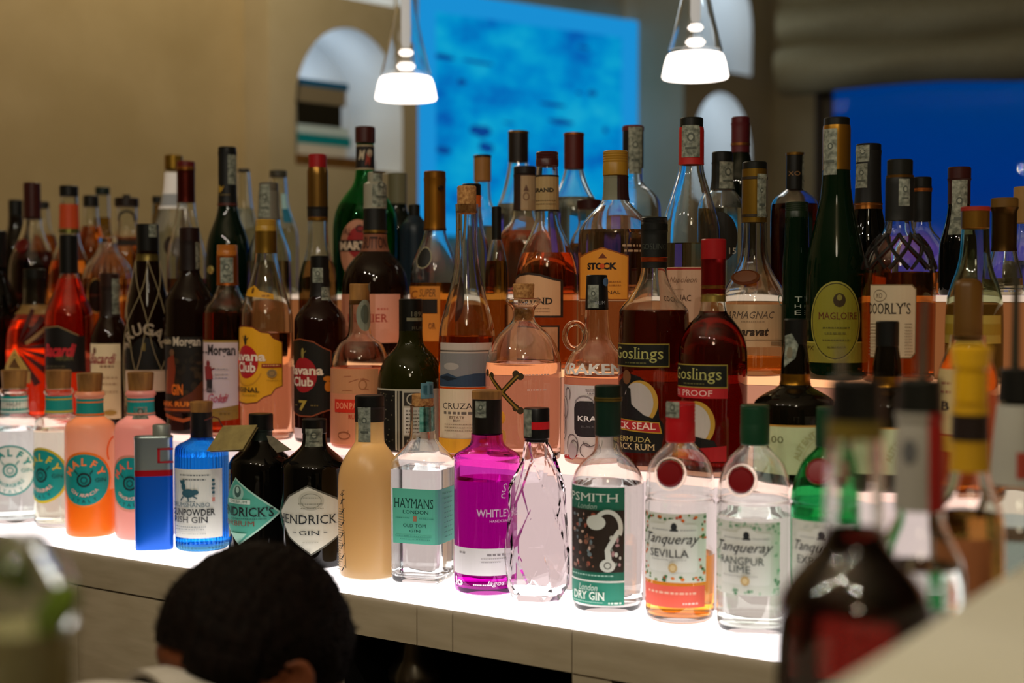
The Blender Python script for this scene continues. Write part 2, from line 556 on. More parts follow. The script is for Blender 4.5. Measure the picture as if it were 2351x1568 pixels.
def niche_panel(name, w0, w1, holes, thick, m):
    """a pier of wall with arched recesses; holes: (w0, w1, z0, z1, arched)"""
    bm = bmesh.new(); holes = sorted(holes, key=lambda h: h[2]); z = 0
    a, b = min(h[0] for h in holes), max(h[1] for h in holes)
    quad(bm, [ph(w0, 0, 0), ph(a, 0, 0), ph(a, 0, CEIL), ph(w0, 0, CEIL)]); quad(bm, [ph(b, 0, 0), ph(w1, 0, 0), ph(w1, 0, CEIL), ph(b, 0, CEIL)])
    for h0, h1, z0, z1, arched in holes:
        quad(bm, [ph(a, 0, z), ph(b, 0, z), ph(b, 0, z0), ph(a, 0, z0)])
        r = (h1 - h0) / 2; c = (h0 + h1) / 2; rz = r * 1.25 if arched else 0; zs = z1 - rz; n = 24
        curve = [(c - r * math.cos(PI * i / n), zs + rz * math.sin(PI * i / n)) for i in range(n + 1)] if arched else [(h0, z1), (h1, z1)]
        for (p, q), (p2, q2) in zip(curve, curve[1:]): quad(bm, [ph(p, 0, q), ph(p2, 0, q2), ph(p2, 0, z1 + .001), ph(p, 0, z1 + .001)])
        out = [(h0, z0)] + curve + [(h1, z0)]; dp = thick
        for (p, q), (p2, q2) in zip(out, out[1:] + out[:1]): quad(bm, [ph(p, 0, q), ph(p2, 0, q2), ph(p2, dp, q2), ph(p, dp, q)], 1)
        f = bm.faces.new([bm.verts.new(ph(p, dp, q)) for p, q in out]); f.material_index = 1
        z = z1 + .001
    quad(bm, [ph(a, 0, z), ph(b, 0, z), ph(b, 0, CEIL), ph(a, 0, CEIL)])
    for w in (w0, w1): quad(bm, [ph(w, 0, 0), ph(w, .5, 0), ph(w, .5, CEIL), ph(w, 0, CEIL)])
    bmesh.ops.remove_doubles(bm, verts=bm.verts, dist=.0004)
    return struct(name, bm, [m, NICHE])


wl0, wl1 = wof(680), wof(925); wr0, wr1 = wof(1588), wof(1722)
P0, P1, P2, P3 = wof(621), wof(961), wof(1567), wof(1772)
zb = lambda w, x, y: zof(wof(x), y)
ZLO, ZHI, ZUP = zof(wof(800), 388), zof(wof(800), 68), zof(wof(800), 2)
niche_panel('wall_pier_left', P0, P1, [(wl0, wl1, ZLO, ZHI, True), (wl0, wl1 - .03, ZUP, 2.75, True)], .26, PALE)
niche_panel('wall_pier_right', P2, P3, [(wr0, wr1, ZLO, ZHI, True), (wr0, wr1, ZUP, 2.75, True)], .26, PALE)
for a, b in ((wl0, wl1), (wr0, wr1)):                       # hidden lamp in the head of each niche
    c = (a + b) / 2
    for z, e in ((ZHI - .16, .62), (2.62, .8)):
        p = ph(c, .13, z); light('niche_lamp', 'POINT', p, e, (.80, .92, 1), .06)
bm = bmesh.new(); quad(bm, [ph(P1 - .3, .32, 0), ph(P2 + .4, .32, 0), ph(P2 + .4, .32, CEIL), ph(P1 - .3, .32, CEIL)]); struct('wall_back', bm, PALE)
wl = P0 - 4.2
bm = bmesh.new(); quad(bm, [ph(wl, .13, 0), ph(P0 + .02, .13, 0), ph(P0 + .02, .13, CEIL), ph(wl, .13, CEIL)]); struct('wall_left', bm, WALL)
# window wall turns towards the camera at the corner
CN = ph(P3, 0, 0); WA = math.radians(65.4)
WW = RGT * math.sin(WA) - FWD * math.cos(WA); WN = RGT * math.cos(WA) + FWD * math.sin(WA)


def pw(w, d, z): p = CN + WW * w + WN * d; return Vector((p.x, p.y, z))


def wwof(x):
    a = (x - W / 2) / F; L, Z = CN.dot(RGT), CN.dot(FWD); l, q = WW.dot(RGT), WW.dot(FWD); return (a * Z - L) / (l - a * q)


def zww(w, y): return CAMZ + (HOR - y) / F * (CN + WW * w).dot(FWD)


g0, g1, gs, gt = wwof(1868), wwof(2351) + .55, 1.18, 2.5; WL = g1 + 2.6
bm = bmesh.new()
for a, b, z0, z1 in ((0, g0, 0, CEIL), (g1, WL, 0, CEIL), (g0, g1, 0, gs), (g0, g1, gt, CEIL)): quad(bm, [pw(a, 0, z0), pw(b, 0, z0), pw(b, 0, z1), pw(a, 0, z1)])
for P in ([(g0, gs), (g0, gt)], [(g1, gs), (g1, gt)], [(g0, gs), (g1, gs)], [(g0, gt), (g1, gt)]): quad(bm, [pw(P[0][0], 0, P[0][1]), pw(P[1][0], 0, P[1][1]), pw(P[1][0], .18, P[1][1]), pw(P[0][0], .18, P[0][1])])
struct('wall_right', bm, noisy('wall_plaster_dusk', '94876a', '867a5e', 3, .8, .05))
bm = bmesh.new()
MW = Matrix(((WW.x, WN.x, 0, CN.x), (WW.y, WN.y, 0, CN.y), (0, 0, 1, 0), (0, 0, 0, 1)))
for a, b, z0, z1 in ((g0, g1, gs, gs + .05), (g0, g1, gt - .05, gt), (g0, g0 + .05, gs, gt), (g1 - .05, g1, gs, gt)): box(bm, a, .1, z0, b, .15, z1, 0, MW)
struct('window_1', bm, paint('5a4f3c', .5))
bm = bmesh.new(); box(bm, g0 + .03, .12, gs + .03, g1 - .03, .126, gt - .03, 0, MW); struct('window_1_glass', bm, tint('ffffff', 1.1))
# the rest of the shell
E0, E1 = pw(WL, 0, 0), ph(wl, .13, 0)
bm = bmesh.new(); quad(bm, [(E0.x, -2.2, 0), (E1.x, -2.2, 0), (E1.x, -2.2, CEIL), (E0.x, -2.2, CEIL)]); struct('wall_front', bm, noisy('wall_far', '6d5d43', '5f5038', 3, .8))
bm = bmesh.new(); quad(bm, [E0, (E0.x, -2.2, 0), (E0.x, -2.2, CEIL), (E0.x, E0.y, CEIL)]); struct('wall_end', bm, MATS[('n', 'wall_far')])
bm = bmesh.new(); quad(bm, [(E1.x, -2.2, 0), E1, (E1.x, E1.y, CEIL), (E1.x, -2.2, CEIL)]); struct('wall_side', bm, WALL)
shell = [E1, CN, ph(P1 - .3, .5, 0), ph(P2 + .4, .5, 0)]
x0, x1, y1 = E1.x - .1, max(2.2, E0.x) + .1, max(p.y for p in shell) + .6
bm = bmesh.new(); box(bm, x0, -2.3, -.05, x1, y1, 0); struct('floor', bm, noisy('floor_boards', '3a2b1d', '2c2015', 6, .5, 0, (1, 12, 1)))
bm = bmesh.new(); box(bm, x0, -2.3, CEIL, x1, y1, CEIL + .05); struct('ceiling', bm, paint('b8ab90', .9))

# blind: soft horizontal folds over the window head
bt_, bb_ = 2.78, None
bm = bmesh.new(); n = 70; b0, b1 = wwof(1792), g1 + .1; rows = []
zA = zww(wwof(1868), 214)
for i in range(n + 1):
    t = i / n; z = 2.8 + (zA - 2.8) * t; fold = abs(math.sin(PI * t * 3.0)) ** .7; dpt = -.03 - .14 * fold * (.5 + .5 * t)
    rows.append([(k, dpt + .012 * math.sin(k * 1.7 + i * .2), z + .010 * math.sin(k * .9 + i * .15)) for k in range(13)])
vv = [[bm.verts.new(pw(b0 + (b1 - b0) * k / 12, d, z)) for k, d, z in r] for r in rows]
vb = [[bm.verts.new(pw(b0 + (b1 - b0) * k / 12, d + .008, z)) for k, d, z in r] for r in rows]
for A in (vv, vb):
    for i in range(n):
        for k in range(12): bm.faces.new((A[i][k], A[i][k + 1], A[i + 1][k + 1], A[i + 1][k]))
for k in range(12): bm.faces.new((vv[n][k], vv[n][k + 1], vb[n][k + 1], vb[n][k])); bm.faces.new((vv[0][k], vv[0][k + 1], vb[0][k + 1], vb[0][k]))
for i in range(n):
    for k in (0, 12): bm.faces.new((vv[i][k], vv[i + 1][k], vb[i + 1][k], vb[i][k]))
tag(obj('window_blind', bm, noisy('blind_cloth', 'b3ab8c', 'a59c7c', 90, .9, .1)), 'grey green fabric blind hanging in soft folds over the dusk window', 'blind')

# blue lit picture in the recess between the piers
D2 = .32; q0, q1 = wof(935, D2), wof(1432, D2); zt0, zt1 = zof(wof(962, D2), -10, D2), zof(q1, 60, D2); zb1 = zof(wof(1200, D2), 548, D2)
pic = empty('lit_picture', ph((q0 + q1) / 2, D2, zb1)); tag(pic, 'large glowing blue picture with dark blurry marks on the recessed wall', 'picture')
bpy.context.view_layer.update(); inv = pic.matrix_world.inverted()
m, n, o = mk('lit_artwork'); e = n.nodes.new('ShaderNodeEmission'); t = n.nodes.new('ShaderNodeTexCoord')
mp = n.nodes.new('ShaderNodeMapping'); mp.inputs['Rotation'].default_value = (0, 0, math.atan2(NW.y, NW.x) * -1); mp.inputs['Scale'].default_value = (1, 1, 1.9)
r = n.nodes.new('ShaderNodeValToRGB'); q = n.nodes.new('ShaderNodeTexNoise'); q.inputs['Scale'].default_value = 2.6; q.inputs['Detail'].default_value = 5; q.inputs['Roughness'].default_value = .62
L = n.links.new; L(t.outputs['Object'], mp.inputs[0]); L(mp.outputs[0], q.inputs['Vector']); L(q.outputs[0], r.inputs[0]); L(r.outputs[0], e.inputs[0]); L(e.outputs[0], o.inputs[0])
el = r.color_ramp.elements; el[0].position = .31; el[0].color = lin('0a3a94') + (1,); el[1].position = .75; el[1].color = lin('2ab2d2') + (1,)
for p, c in ((.40, '0460b0'), (.5, '0084c4'), (.6, '0a9aca')): x = el.new(p); x.color = lin(c) + (1,)
e.inputs[1].default_value = 1.05; ART = m
bm = bmesh.new()
def pbox(bm, w0, w1, d0, d1, z0, z1, z1b=None):
    z1b = z1 if z1b is None else z1b
    A = [ph(w, d, z) for w, d, z in ((w0, d0, z0), (w1, d0, z0), (w1, d0, z1b), (w0, d0, z1), (w0, d1, z0), (w1, d1, z0), (w1, d1, z1b), (w0, d1, z1))]
    v = [bm.verts.new(inv @ p) for p in A]
    for f in ((0, 1, 2, 3), (5, 4, 7, 6), (4, 0, 3, 7), (1, 5, 6, 2), (3, 2, 6, 7), (4, 5, 1, 0)): bm.faces.new([v[i] for i in f])
zl = zt1 + (zt0 - zt1) * (q1 - q0) / (q1 - wof(962, D2))
pbox(bm, q0 + .05, q1 - .05, D2 - .045, D2 - .005, zb1 + .05, zl - .05, zt1 - .05); obj('picture_panel', bm, ART, pic, False)
bm = bmesh.new(); fw = .07
pbox(bm, q0, q0 + fw, D2 - .08, D2, zb1, zl); pbox(bm, q1 - fw, q1, D2 - .08, D2, zb1, zt1); pbox(bm, q0, q1, D2 - .08, D2, zb1, zb1 + fw)
A = [(q0, zl), (q1, zt1), (q1, zt1 - fw), (q0, zl - fw)]
va = [bm.verts.new(inv @ ph(w, D2 - .08, z)) for w, z in A]; vb = [bm.verts.new(inv @ ph(w, D2, z)) for w, z in A]
bm.faces.new(va); bm.faces.new(vb[::-1])
for i in range(4): bm.faces.new((va[i], va[(i + 1) % 4], vb[(i + 1) % 4], vb[i]))
obj('picture_frame', bm, glow('1a92d8', .95), pic, False)
rnd = random.Random(3)
for x, y, w, h in ((1290, 278, 66, 16), (1270, 238, 70, 10), (1105, 300, 56, 30), (1118, 338, 40, 30), (1020, 345, 40, 20), (1062, 190, 22, 18), (1100, 140, 80, 9), (1340, 110, 30, 8), (1200, 310, 40, 9), (1360, 215, 24, 16), (1330, 215, 14, 10), (1170, 282, 36, 5), (1020, 130, 60, 14), (1390, 300, 12, 20)):
    w0, w1 = wof(x - w / 2, D2 - .05), wof(x + w / 2, D2 - .05); z = zof(w0, y, D2 - .05); hz = h / F * 5.4
    k = 12; cx_, rw = (w0 + w1) / 2, (w1 - w0) / 2
    bm = bmesh.new(); f = bm.faces.new([bm.verts.new(inv @ ph(cx_ + rw * math.cos(2 * PI * i / k) * rnd.uniform(.75, 1), D2 - .047, z + hz / 2 * math.sin(2 * PI * i / k) * rnd.uniform(.7, 1))) for i in range(k)]); obj('dark_mark', bm, glow('0c4a9c', .8), pic, False)


# stack of books in the left niche, standing on a wooden board
bd = empty('niche_board', ph(wl0 + .16, .12, ZLO)); tag(bd, 'brown wooden board lying at the foot of the arched niche', 'board')
bm = bmesh.new(); MN = Matrix(((NW.x, NN.x, 0, 0), (NW.y, NN.y, 0, 0), (0, 0, 1, 0), (0, 0, 0, 1)))
box(bm, -.155, -.11, .0, .17, .12, .035, .004, MN); obj('board', bm, noisy('board_wood', '7a5322', '5c3d18', 20, .6), bd)
zz = ZLO + .036
for c, t, wdt, lb in (('d9d6cc', .035, .19, 'white book at the bottom of the stack in the arched niche'), ('0d8f9c', .030, .21, 'teal book second from the bottom of the niche stack'), ('cfe6ee', .028, .20, 'pale blue book in the middle of the niche stack'),
                      ('1f1c10', .07, .17, 'thick black and olive book high in the niche stack'), ('8b7f68', .05, .19, 'tan book near the top of the niche stack'), ('0a5f8e', .022, .20, 'dark blue book lying on top of the niche stack')):
    b = empty('book', ph(wl0 + .03 + wdt / 2, .12, zz)); tag(b, lb, 'book', 'books stacked in the arched niche')
    bm = bmesh.new(); box(bm, -wdt / 2, -.09, .003, wdt / 2 - .004, .1, t - .003, 0, MN); obj('pages', bm, paint('d8d0ba', .9), b, False)
    bm = bmesh.new(); box(bm, -wdt / 2 - .003, -.095, 0, wdt / 2, .105, .0028, 0, MN); box(bm, -wdt / 2 - .003, -.095, t - .0028, wdt / 2, .105, t, 0, MN); box(bm, -wdt / 2 - .003, -.0975, 0, wdt / 2, -.094, t, 0, MN); obj('cover', bm, paint(c, .5), b, False)
    zz += t + .0005

# ------------------------------------------------------------------ pendant lamps
def pendant(x, yb, dist, label, s=1.0):
    P = at_d(x, yb, dist); r = empty('pendant_lamp', P); tag(r, label, 'lamp', 'glass pendant lamps over the bar')
    k = dist / F * s
    bm = bmesh.new(); lathe(bm, [(0, -.001), (69 * k, 0), (71 * k, 4 * k), (65 * k, 34 * k), (60 * k, 48 * k), (57 * k, 51 * k), (0, 52 * k)], 40); obj('diffuser', bm, glow('fff2e6', 3), r, ang=60, label='glowing white opal diffuser')
    bm = bmesh.new(); o = [(58 * k, 58 * k), (40 * k, 130 * k), (25 * k, 200 * k), (19 * k, 290 * k)]; lathe(bm, o + [(q - .0015, z) for q, z in reversed(o)] + [o[0]], 40); obj('glass_shade', bm, tint('f6f8f8', 1.45), r)
    for j, (z, q, h) in enumerate(((76, 22, 9), (107, 17, 8))):
        bm = bmesh.new(); lathe(bm, [(0, (z - h) * k), (q * .7 * k, (z - h * .8) * k), (q * k, z * k), (q * .7 * k, (z + h * .8) * k), (0, (z + h) * k)], 28); obj('lamp_disc', bm, glow('fff0e2', 2.5), r, ang=80)
    bm = bmesh.new(); lathe(bm, [(0, 120 * k), (9 * k, 120 * k), (11 * k, 130 * k), (11 * k, 260 * k), (16 * k, 280 * k), (16 * k, 300 * k), (0, 302 * k)], 24); obj('stem', bm, glow('e8dfd4', .55), r, label='pale lit stem')
    bm = bmesh.new(); zc = CEIL - P.z - .005; lathe(bm, [(0, 300 * k), (.004, 300 * k), (.004, zc - .03), (.05, zc - .025), (.05, zc), (0, zc)], 24); obj('cord', bm, paint('c9c4ba', .4), r)


pendant(932, 229, 2.8, 'glass pendant lamp with glowing white rim, in front of the arched niche')
pendant(1596, 180, 2.53, 'glass pendant lamp with glowing white rim, nearer the window', 1.08)

# ------------------------------------------------------------------ the stepped back bar
XL, XR = -3.6, .55
WHITE = noisy('bar_board', 'b9ad94', 'ada086', 12, .55, .04, (1, 1, 6))
bar = empty('back_bar', ((XL + XR) / 2, 1.75, 0)); tag(bar, 'stepped beige back bar with glowing shelves, carrying all the rows of bottles', 'shelf')
O = bar.location
def bb(name, m, *a, bev=0, label=None):
    bm = bmesh.new(); box(bm, *a, bev); bmesh.ops.translate(bm, verts=bm.verts, vec=-O); return obj(name, bm, m, bar, smooth=bev > 0, label=label)
T = [(1.428, 1.585, .95), (1.585, 1.722, 1.113), (1.722, 1.845, 1.234), (1.845, 2.09, 1.345)]
GL = [('fff4f2', 3.4), ('ffd2c2', 1.5), ('ffb27c', 1.3), ('ffe0c4', .7)]
RS = [('ffe4de', .85), ('ffab86', .5), ('e08a50', .30)]
for i, ((y0, y1, z), (c, e)) in enumerate(zip(T, GL)):
    bb('light_panel', glow(c, e), XL, y0, z - .008, XR, y1, z, label='glowing shelf panel')
    if i:
        c, e = RS[i - 1]; bb('riser', glow(c, e), XL, y0, T[i - 1][2] + .0005, XR, y0 + .006, z - .009, label='dim lit riser between two shelves')
bb('back_panel', paint('6d6048', .6), XL, 2.09, 0, XR, 2.11, 1.345)
xs = [XL, at_v(955, 1440, 1.428).x, at_v(1037, 1440, 1.428).x, at_v(1311, 1440, 1.428).x, XR]
for a, b in zip(xs, xs[1:]): bb('fascia_board', WHITE, a + .0008, 1.430, .888, b - .0008, 1.448, .9415)
xd0, xd1 = at_v(178, 1400, 1.43).x, at_v(770, 1450, 1.43).x
bb('cabinet_door', WHITE, xd0, 1.431, .1, xd1, 1.449, .8845, bev=.001)
bb('cabinet_door', WHITE, XL, 1.431, .1, xd0 - .003, 1.449, .8845, bev=.001)
xp0, xp1 = at_v(1312, 1550, 1.43).x, at_v(1402, 1550, 1.43).x
bb('post', WHITE, xp0, 1.432, 0, xp1, 1.47, .888)
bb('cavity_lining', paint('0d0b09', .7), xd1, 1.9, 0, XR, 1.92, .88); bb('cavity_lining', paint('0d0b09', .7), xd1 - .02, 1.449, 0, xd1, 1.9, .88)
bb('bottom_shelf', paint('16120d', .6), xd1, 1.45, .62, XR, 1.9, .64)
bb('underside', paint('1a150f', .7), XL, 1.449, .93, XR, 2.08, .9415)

# silver tin in the dark cavity under the shelf
p = at_v(893, 1500, 1.52); t = empty('shaker_tin', (-1.195, 1.53, .6406)); tag(t, 'dull metal shaker tin standing in the dark opening under the shelf', 'shaker')
bm = bmesh.new(); lathe(bm, [(0, 0), (.026, 0), (.03, .004), (.038, .17), (.036, .172), (0, .173)], 32); obj('cup', bm, paint('5a564e', .3, .9), t)
bm = bmesh.new(); lathe(bm, [(0, .17), (.039, .17), (.039, .18), (.026, .2), (.02, .225), (0, .227)], 32); obj('lid', bm, paint('7a756a', .3, .9), t)
# ------------------------------------------------------------------ front row: gins on the white glowing shelf
BT = Bottle
TEAL, INK, CREAM = '12938f', '1c2326', 'd9d2bf'


def citrus(lab, cx, tx, top, by, rim, face, ink, glass, liq, lx, ly, hw=66, dv=0):
    B = BT('gin_bottle', lab, 'A', cx, [(top + 42, 33), (top + 52, 37), (top + 56, 30), (top + 98, 31), (top + 104, 38), (top + 112, 54), (top + 124, hw - 1), (top + 140, hw), (by - 20, hw)],
           [D(top, top + 44, 31, style='wood', name='stopper', hw1=28)], glass=glass, liq=liq, cat='gin bottle', group='frosted and clear citrus gin bottles', dv=dv)
    L = B.lab(cx).fit(top + 80); y = top + 60
    L.rect(cx - 36, y, cx + 36, y + 40, TEAL); L.rect(cx - 36, y + 6, cx + 36, y + 9, rim); L.rect(cx - 36, y + 34, cx + 36, y + 38, rim)
    L.done('neck_label')
    L = B.lab(lx); R = 61
    if rim != 'dfe6e2': L.ell(lx, ly, R + 6, R + 6, rim)
    L.ell(lx, ly, R, R, face)
    if face == 'e6e9e4': L.ring(lx, ly, R, R, 4, TEAL)
    L.arc('MALFY', lx, ly, 43, 153, 27, 17, ink, .035); L.ring(lx, ly, 17, 17, 4, INK if face == TEAL else TEAL)
    L.ring(lx, ly, 8, 8, 2, INK if face == TEAL else TEAL); L.line(lx - 13, ly - 13, lx - 20, ly - 22, 2.5, INK if face == TEAL else TEAL); L.line(lx + 13, ly - 13, lx + 20, ly - 22, 2.5, INK if face == TEAL else TEAL)
    L.text('GIN', lx + 24, lx + 48, ly - 4, ly + 5, INK if face == TEAL else TEAL)
    L.arc('CON ARANCIA' if liq[1].startswith('milk:ff8') else 'GIN ORIGINALE', lx, ly, 36, 222, 318, 8, 'f3b8a8' if face == TEAL else TEAL, .01, True)
    L.arc('ITALY', lx, ly, 50, 242, 298, 8, INK if face == TEAL else TEAL, .01, True)
    L.done('label'); return B


B = citrus('clear citrus gin bottle with a white round label, cut by the left edge', 32, 0, 850, 1225, 'dfe6e2', 'e6e9e4', TEAL, 'clear', (985, 'eef6f6'), 20, 1080)
L = B.lab(32).fit(930); L.rect(2, 922, 62, 940, 'd8d8d0'); L.text('MALFY', 14, 46, 926, 933, INK); L.done('neck_paper')
B = citrus('clear lemon gin bottle with yellow rimmed teal round label', 134, 0, 850, 1228, 'c9b420', TEAL, 'd8c23a', 'clear', (985, 'f6f6e6'), 92, 1092, 60, .014)
L = B.lab(170); L.poly([(186, 962), (196, 962), (198, 1040), (186, 1010), (176, 985)], 'e3b814'); L.done('lemon_print')
B = citrus('frosted orange gin bottle with teal round label', 205, 0, 857, 1245, 'f07a1c', TEAL, 'ff8a4a', 'milk:ffd8c6/ff9a2c', (1120, 'milk:ff8'), 190, 1102, 60, -.014)
L = B.lab(245); L.ring(258, 1040, 26, 36, 5, 'ee6a10', 90, 215); L.done('leaf_line')
B = citrus('frosted pink gin bottle with teal round label behind the blue tin', 322, 0, 855, 1255, 'd98f78', TEAL, 'e0705a', 'milk:ffc8bc', (1010, 'x'), 296, 1110, 62, .014)
B.strip(306, 336, 935, 962)

# blue tin
P = at_v(354, 1150, 1.476); k = (P - CAM).dot(FWD) / F * .96; tin = empty('spirit_tin', (P.x, 1.476, .9506), math.radians(46)); tag(tin, 'tall blue and silver spirit tin with a red stripe', 'tin')
zt = at_v(354, 1003, 1.476).z - .95; zr = lambda y: at_v(354, y, 1.476).z - .95
def tinsec(t): return (abs(math.cos(t) / 1) ** 5 + abs(math.sin(t) / .5) ** 5) ** -.2
hx = 45 * k
bm = bmesh.new(); lathe(bm, [(0, 0), (hx * .97, 0), (hx, .003), (hx, zr(1092))], 48, tinsec); obj('tin_body', bm, paint('0a55c0', .3, .25), tin)
bm = bmesh.new(); lathe(bm, [(hx, zr(1092)), (hx * 1.003, zr(1090)), (hx * 1.003, zr(1080)), (hx, zr(1078))], 48, tinsec); obj('red_band', bm, paint('a5121f', .3, .3), tin)
bm = bmesh.new(); lathe(bm, [(hx, zr(1078)), (hx, zt - .004), (hx * 1.02, zt - .003), (hx * 1.02, zt), (hx * .97, zt + .001), (hx * .95, zt - .002), (0, zt - .002)], 48, tinsec); obj('tin_top', bm, paint('9aa9ab', .3, .75), tin)
bm = bmesh.new(); lathe(bm, [(0, zt - .002), (.014, zt - .002), (.014, zt + .016), (.0125, zt + .018), (0, zt + .018)], 28); bmesh.ops.translate(bm, verts=bm.verts, vec=(.012, .006, 0)); obj('screw_cap', bm, paint('8d948d', .4, .4), tin)
bm = bmesh.new(); q = -hx * .503
for a0, a1, b0, b1 in ((.006, .010, zr(1062), zr(1028)), (.006, .03, zr(1032), zr(1028)), (.006, .03, zr(1062), zr(1058))): box(bm, a0, q - .0004, b0, a1, q + .001, b1)
obj('red_emblem', bm, paint('9c1220', .4), tin, False)

# fluted blue gin
B = BT('gin_bottle', 'fluted bright blue gin bottle with a cream label, next to the blue tin', 'A', 461, [(985, 23), (1005, 24), (1012, 36), (1022, 58), (1034, 63), (1265, 62)], [D(945, 1005, 25, '15161a', hw1=26, name='collar'), D(922, 948, 27, style='wood', name='stopper', hw1=25)],
       glass='tint:1a86e6', liq=(1045, 'd6ecff'), sec=lambda t: 1 + .012 * math.cos(44 * t), seg=176, cat='gin bottle')
B.sec = None
L = B.lab(450); x0, x1 = 398, 507
L.rect(x0, 1078, x1, 1236, 'd8dbd6'); L.scrib(412, 480, 1090, 3, '6d7578'); L.scrib(418, 470, 1100, 3, '6d7578'); c = '2e5866'
L.ell(430, 1133, 17, 10, c); L.ell(420, 1118, 6, 9, c); L.ell(445, 1130, 9, 6, c); L.poly([(415, 1112), (412, 1104), (418, 1110), (424, 1102), (422, 1113)], c); L.line(420, 1140, 414, 1150, 3, c); L.line(430, 1142, 432, 1152, 3, c); L.line(440, 1138, 450, 1144, 3, c); L.scrib(424, 446, 1150, 2, c)
L.text('DRUMSHANBO', 400, 478, 1154, 1164, c, serif=1); L.text('GUNPOWDER', 398, 490, 1168, 1184, INK, bold=.02, serif=1); L.text('IRISH GIN', 400, 474, 1186, 1200, INK, bold=.01, serif=1); L.scrib(405, 470, 1208, 2.5, '8a9296'); L.scrib(405, 465, 1214, 2.5, '8a9296'); L.scrib(405, 470, 1224, 2, 'a5aaa8')
L.rect(482, 1100, 488, 1106, c); L.rect(482, 1110, 489, 1115, c); L.rect(481, 1119, 488, 1124, c); L.rect(482, 1128, 488, 1134, c); L.rect(482, 1142, 488, 1152, 'c9867a'); L.done()
# paper tag on its neck, on a brown string
bm = bmesh.new()
def tagquad(bm, P, th=.0012):
    a = [bm.verts.new(p) for p in P]; n = (P[1] - P[0]).cross(P[2] - P[0]).normalized() * th; b = [bm.verts.new(p + n) for p in P]
    bm.faces.new(a); bm.faces.new(b[::-1]); m = len(P)
    for i in range(m): bm.faces.new((a[i], a[(i + 1) % m], b[(i + 1) % m], b[i]))
w = lambda x, y, d: at_v(x, y, d) - Vector((B.X, B.Y, B.zb))
tagquad(bm, [w(512, 978, 1.494), w(590, 976, 1.500), w(556, 1032, 1.476), w(474, 1036, 1.470)]); obj('paper_tag', bm, noisy('tag_paper', '9a8a55', '85764a', 60, .8), B.root, False)
bm = bmesh.new(); tagquad(bm, [w(520, 984, 1.496), w(592, 982, 1.502), w(560, 1036, 1.480), w(482, 1038, 1.474)]); obj('paper_tag', bm, noisy('tag_paper_back', '7a6c40', '6b5d36', 60, .8), B.root, False)
L_ = [w(470, 966, 1.50), w(490, 958, 1.497), w(502, 962, 1.494), (w(508, 975, 1.494)), w(516, 985, 1.494)]
bm = bmesh.new(); tube(bm, L_, .0012, 6); obj('string', bm, paint('5a2418', .8), B.root)

# the two black apothecary gin bottles
B = BT('gin_bottle', 'black apothecary gin bottle with a teal diamond label, behind the head', 'A', 598, [(955, 25), (1008, 25), (1016, 29), (1034, 48), (1052, 70), (1068, 76), (1240, 76)], D(950, 988, 28, '0a0c0b', 'grip'), glass='dark:050504', cat='gin bottle')
B.foil(986, 1010, '10201a', 'neck_seal', False)
L = B.lab(560); g = '4fa593'
L.poly([(540, 1098), (642, 1178), (548, 1254), (500, 1180)], 'a8cfc0'); L.poly([(540, 1102), (636, 1178), (548, 1249), (500, 1180)], g)
L.ell(545, 1133, 17, 19, '8fbdb0'); L.ell(545, 1130, 10, 13, '3a5c55'); L.ell(545, 1126, 5, 7, '9fc4b8'); L.rect(525, 1148, 573, 1158, 'c9dcd2'); L.text('ORBIUM', 530, 566, 1150, 1156, '4a6c64')
L.text("HENDRICK'S", 500, 625, 1164, 1186, INK, bold=.01, serif=1); L.scrib(532, 610, 1190, 2, '2f5f55'); L.text('ORBIUM', 520, 582, 1196, 1208, '7a4034')
L.poly([(530, 1225), (566, 1225), (548, 1247)], '9fd0c0'); L.done('diamond_label')
bm = bmesh.new(); w = lambda x, y, d: at_v(x, y, d) - Vector((B.X, B.Y, B.zb))
tagquad(bm, [w(612, 1001, 1.500), w(626, 1004, 1.494), (w(668, 1034, 1.480)), w(636, 1040, 1.474), w(618, 1020, 1.482)]); obj('paper_tag', bm, noisy('tag_grey', '6e6858', '5d584a', 60, .8), B.root, False)
B = BT('gin_bottle', 'black apothecary gin bottle with a silver white diamond label', 'A', 721, [(968, 27), (1018, 28), (1028, 34), (1046, 56), (1062, 76), (1076, 80), (1290, 79)], D(962, 996, 29, '0a0a09', 'grip'), glass='dark:050504', cat='gin bottle', dv=.004)
B.strip(702, 738, 985, 1026)
L = B.lab(712)
L.poly([(705, 1114), (792, 1160), (792, 1218), (712, 1276), (662, 1235), (642, 1180), (662, 1140)], '55564e'); L.poly([(705, 1118), (790, 1163), (790, 1216), (712, 1271), (664, 1233), (645, 1180), (664, 1143)], 'c6c7bb')
L.ell(712, 1150, 30, 22, 'b4b5a8'); L.ring(712, 1150, 24, 17, 1.5, '8d8f82'); L.scrib(690, 732, 1142, 2, '8d8f82'); L.scrib(684, 740, 1156, 2, '8d8f82'); L.scrib(690, 740, 1166, 2, '8d8f82')
L.text('HENDRICK', 645, 770, 1182, 1203, INK, serif=1); L.text("'S", 772, 788, 1182, 1203, INK, serif=1); L.text('GIN', 686, 732, 1218, 1228, INK, serif=1); L.line(672, 1222, 680, 1222, 1.5, INK); L.line(740, 1222, 748, 1222, 1.5, INK); L.scrib(694, 728, 1244, 2, '9a9b90'); L.done('diamond_label')

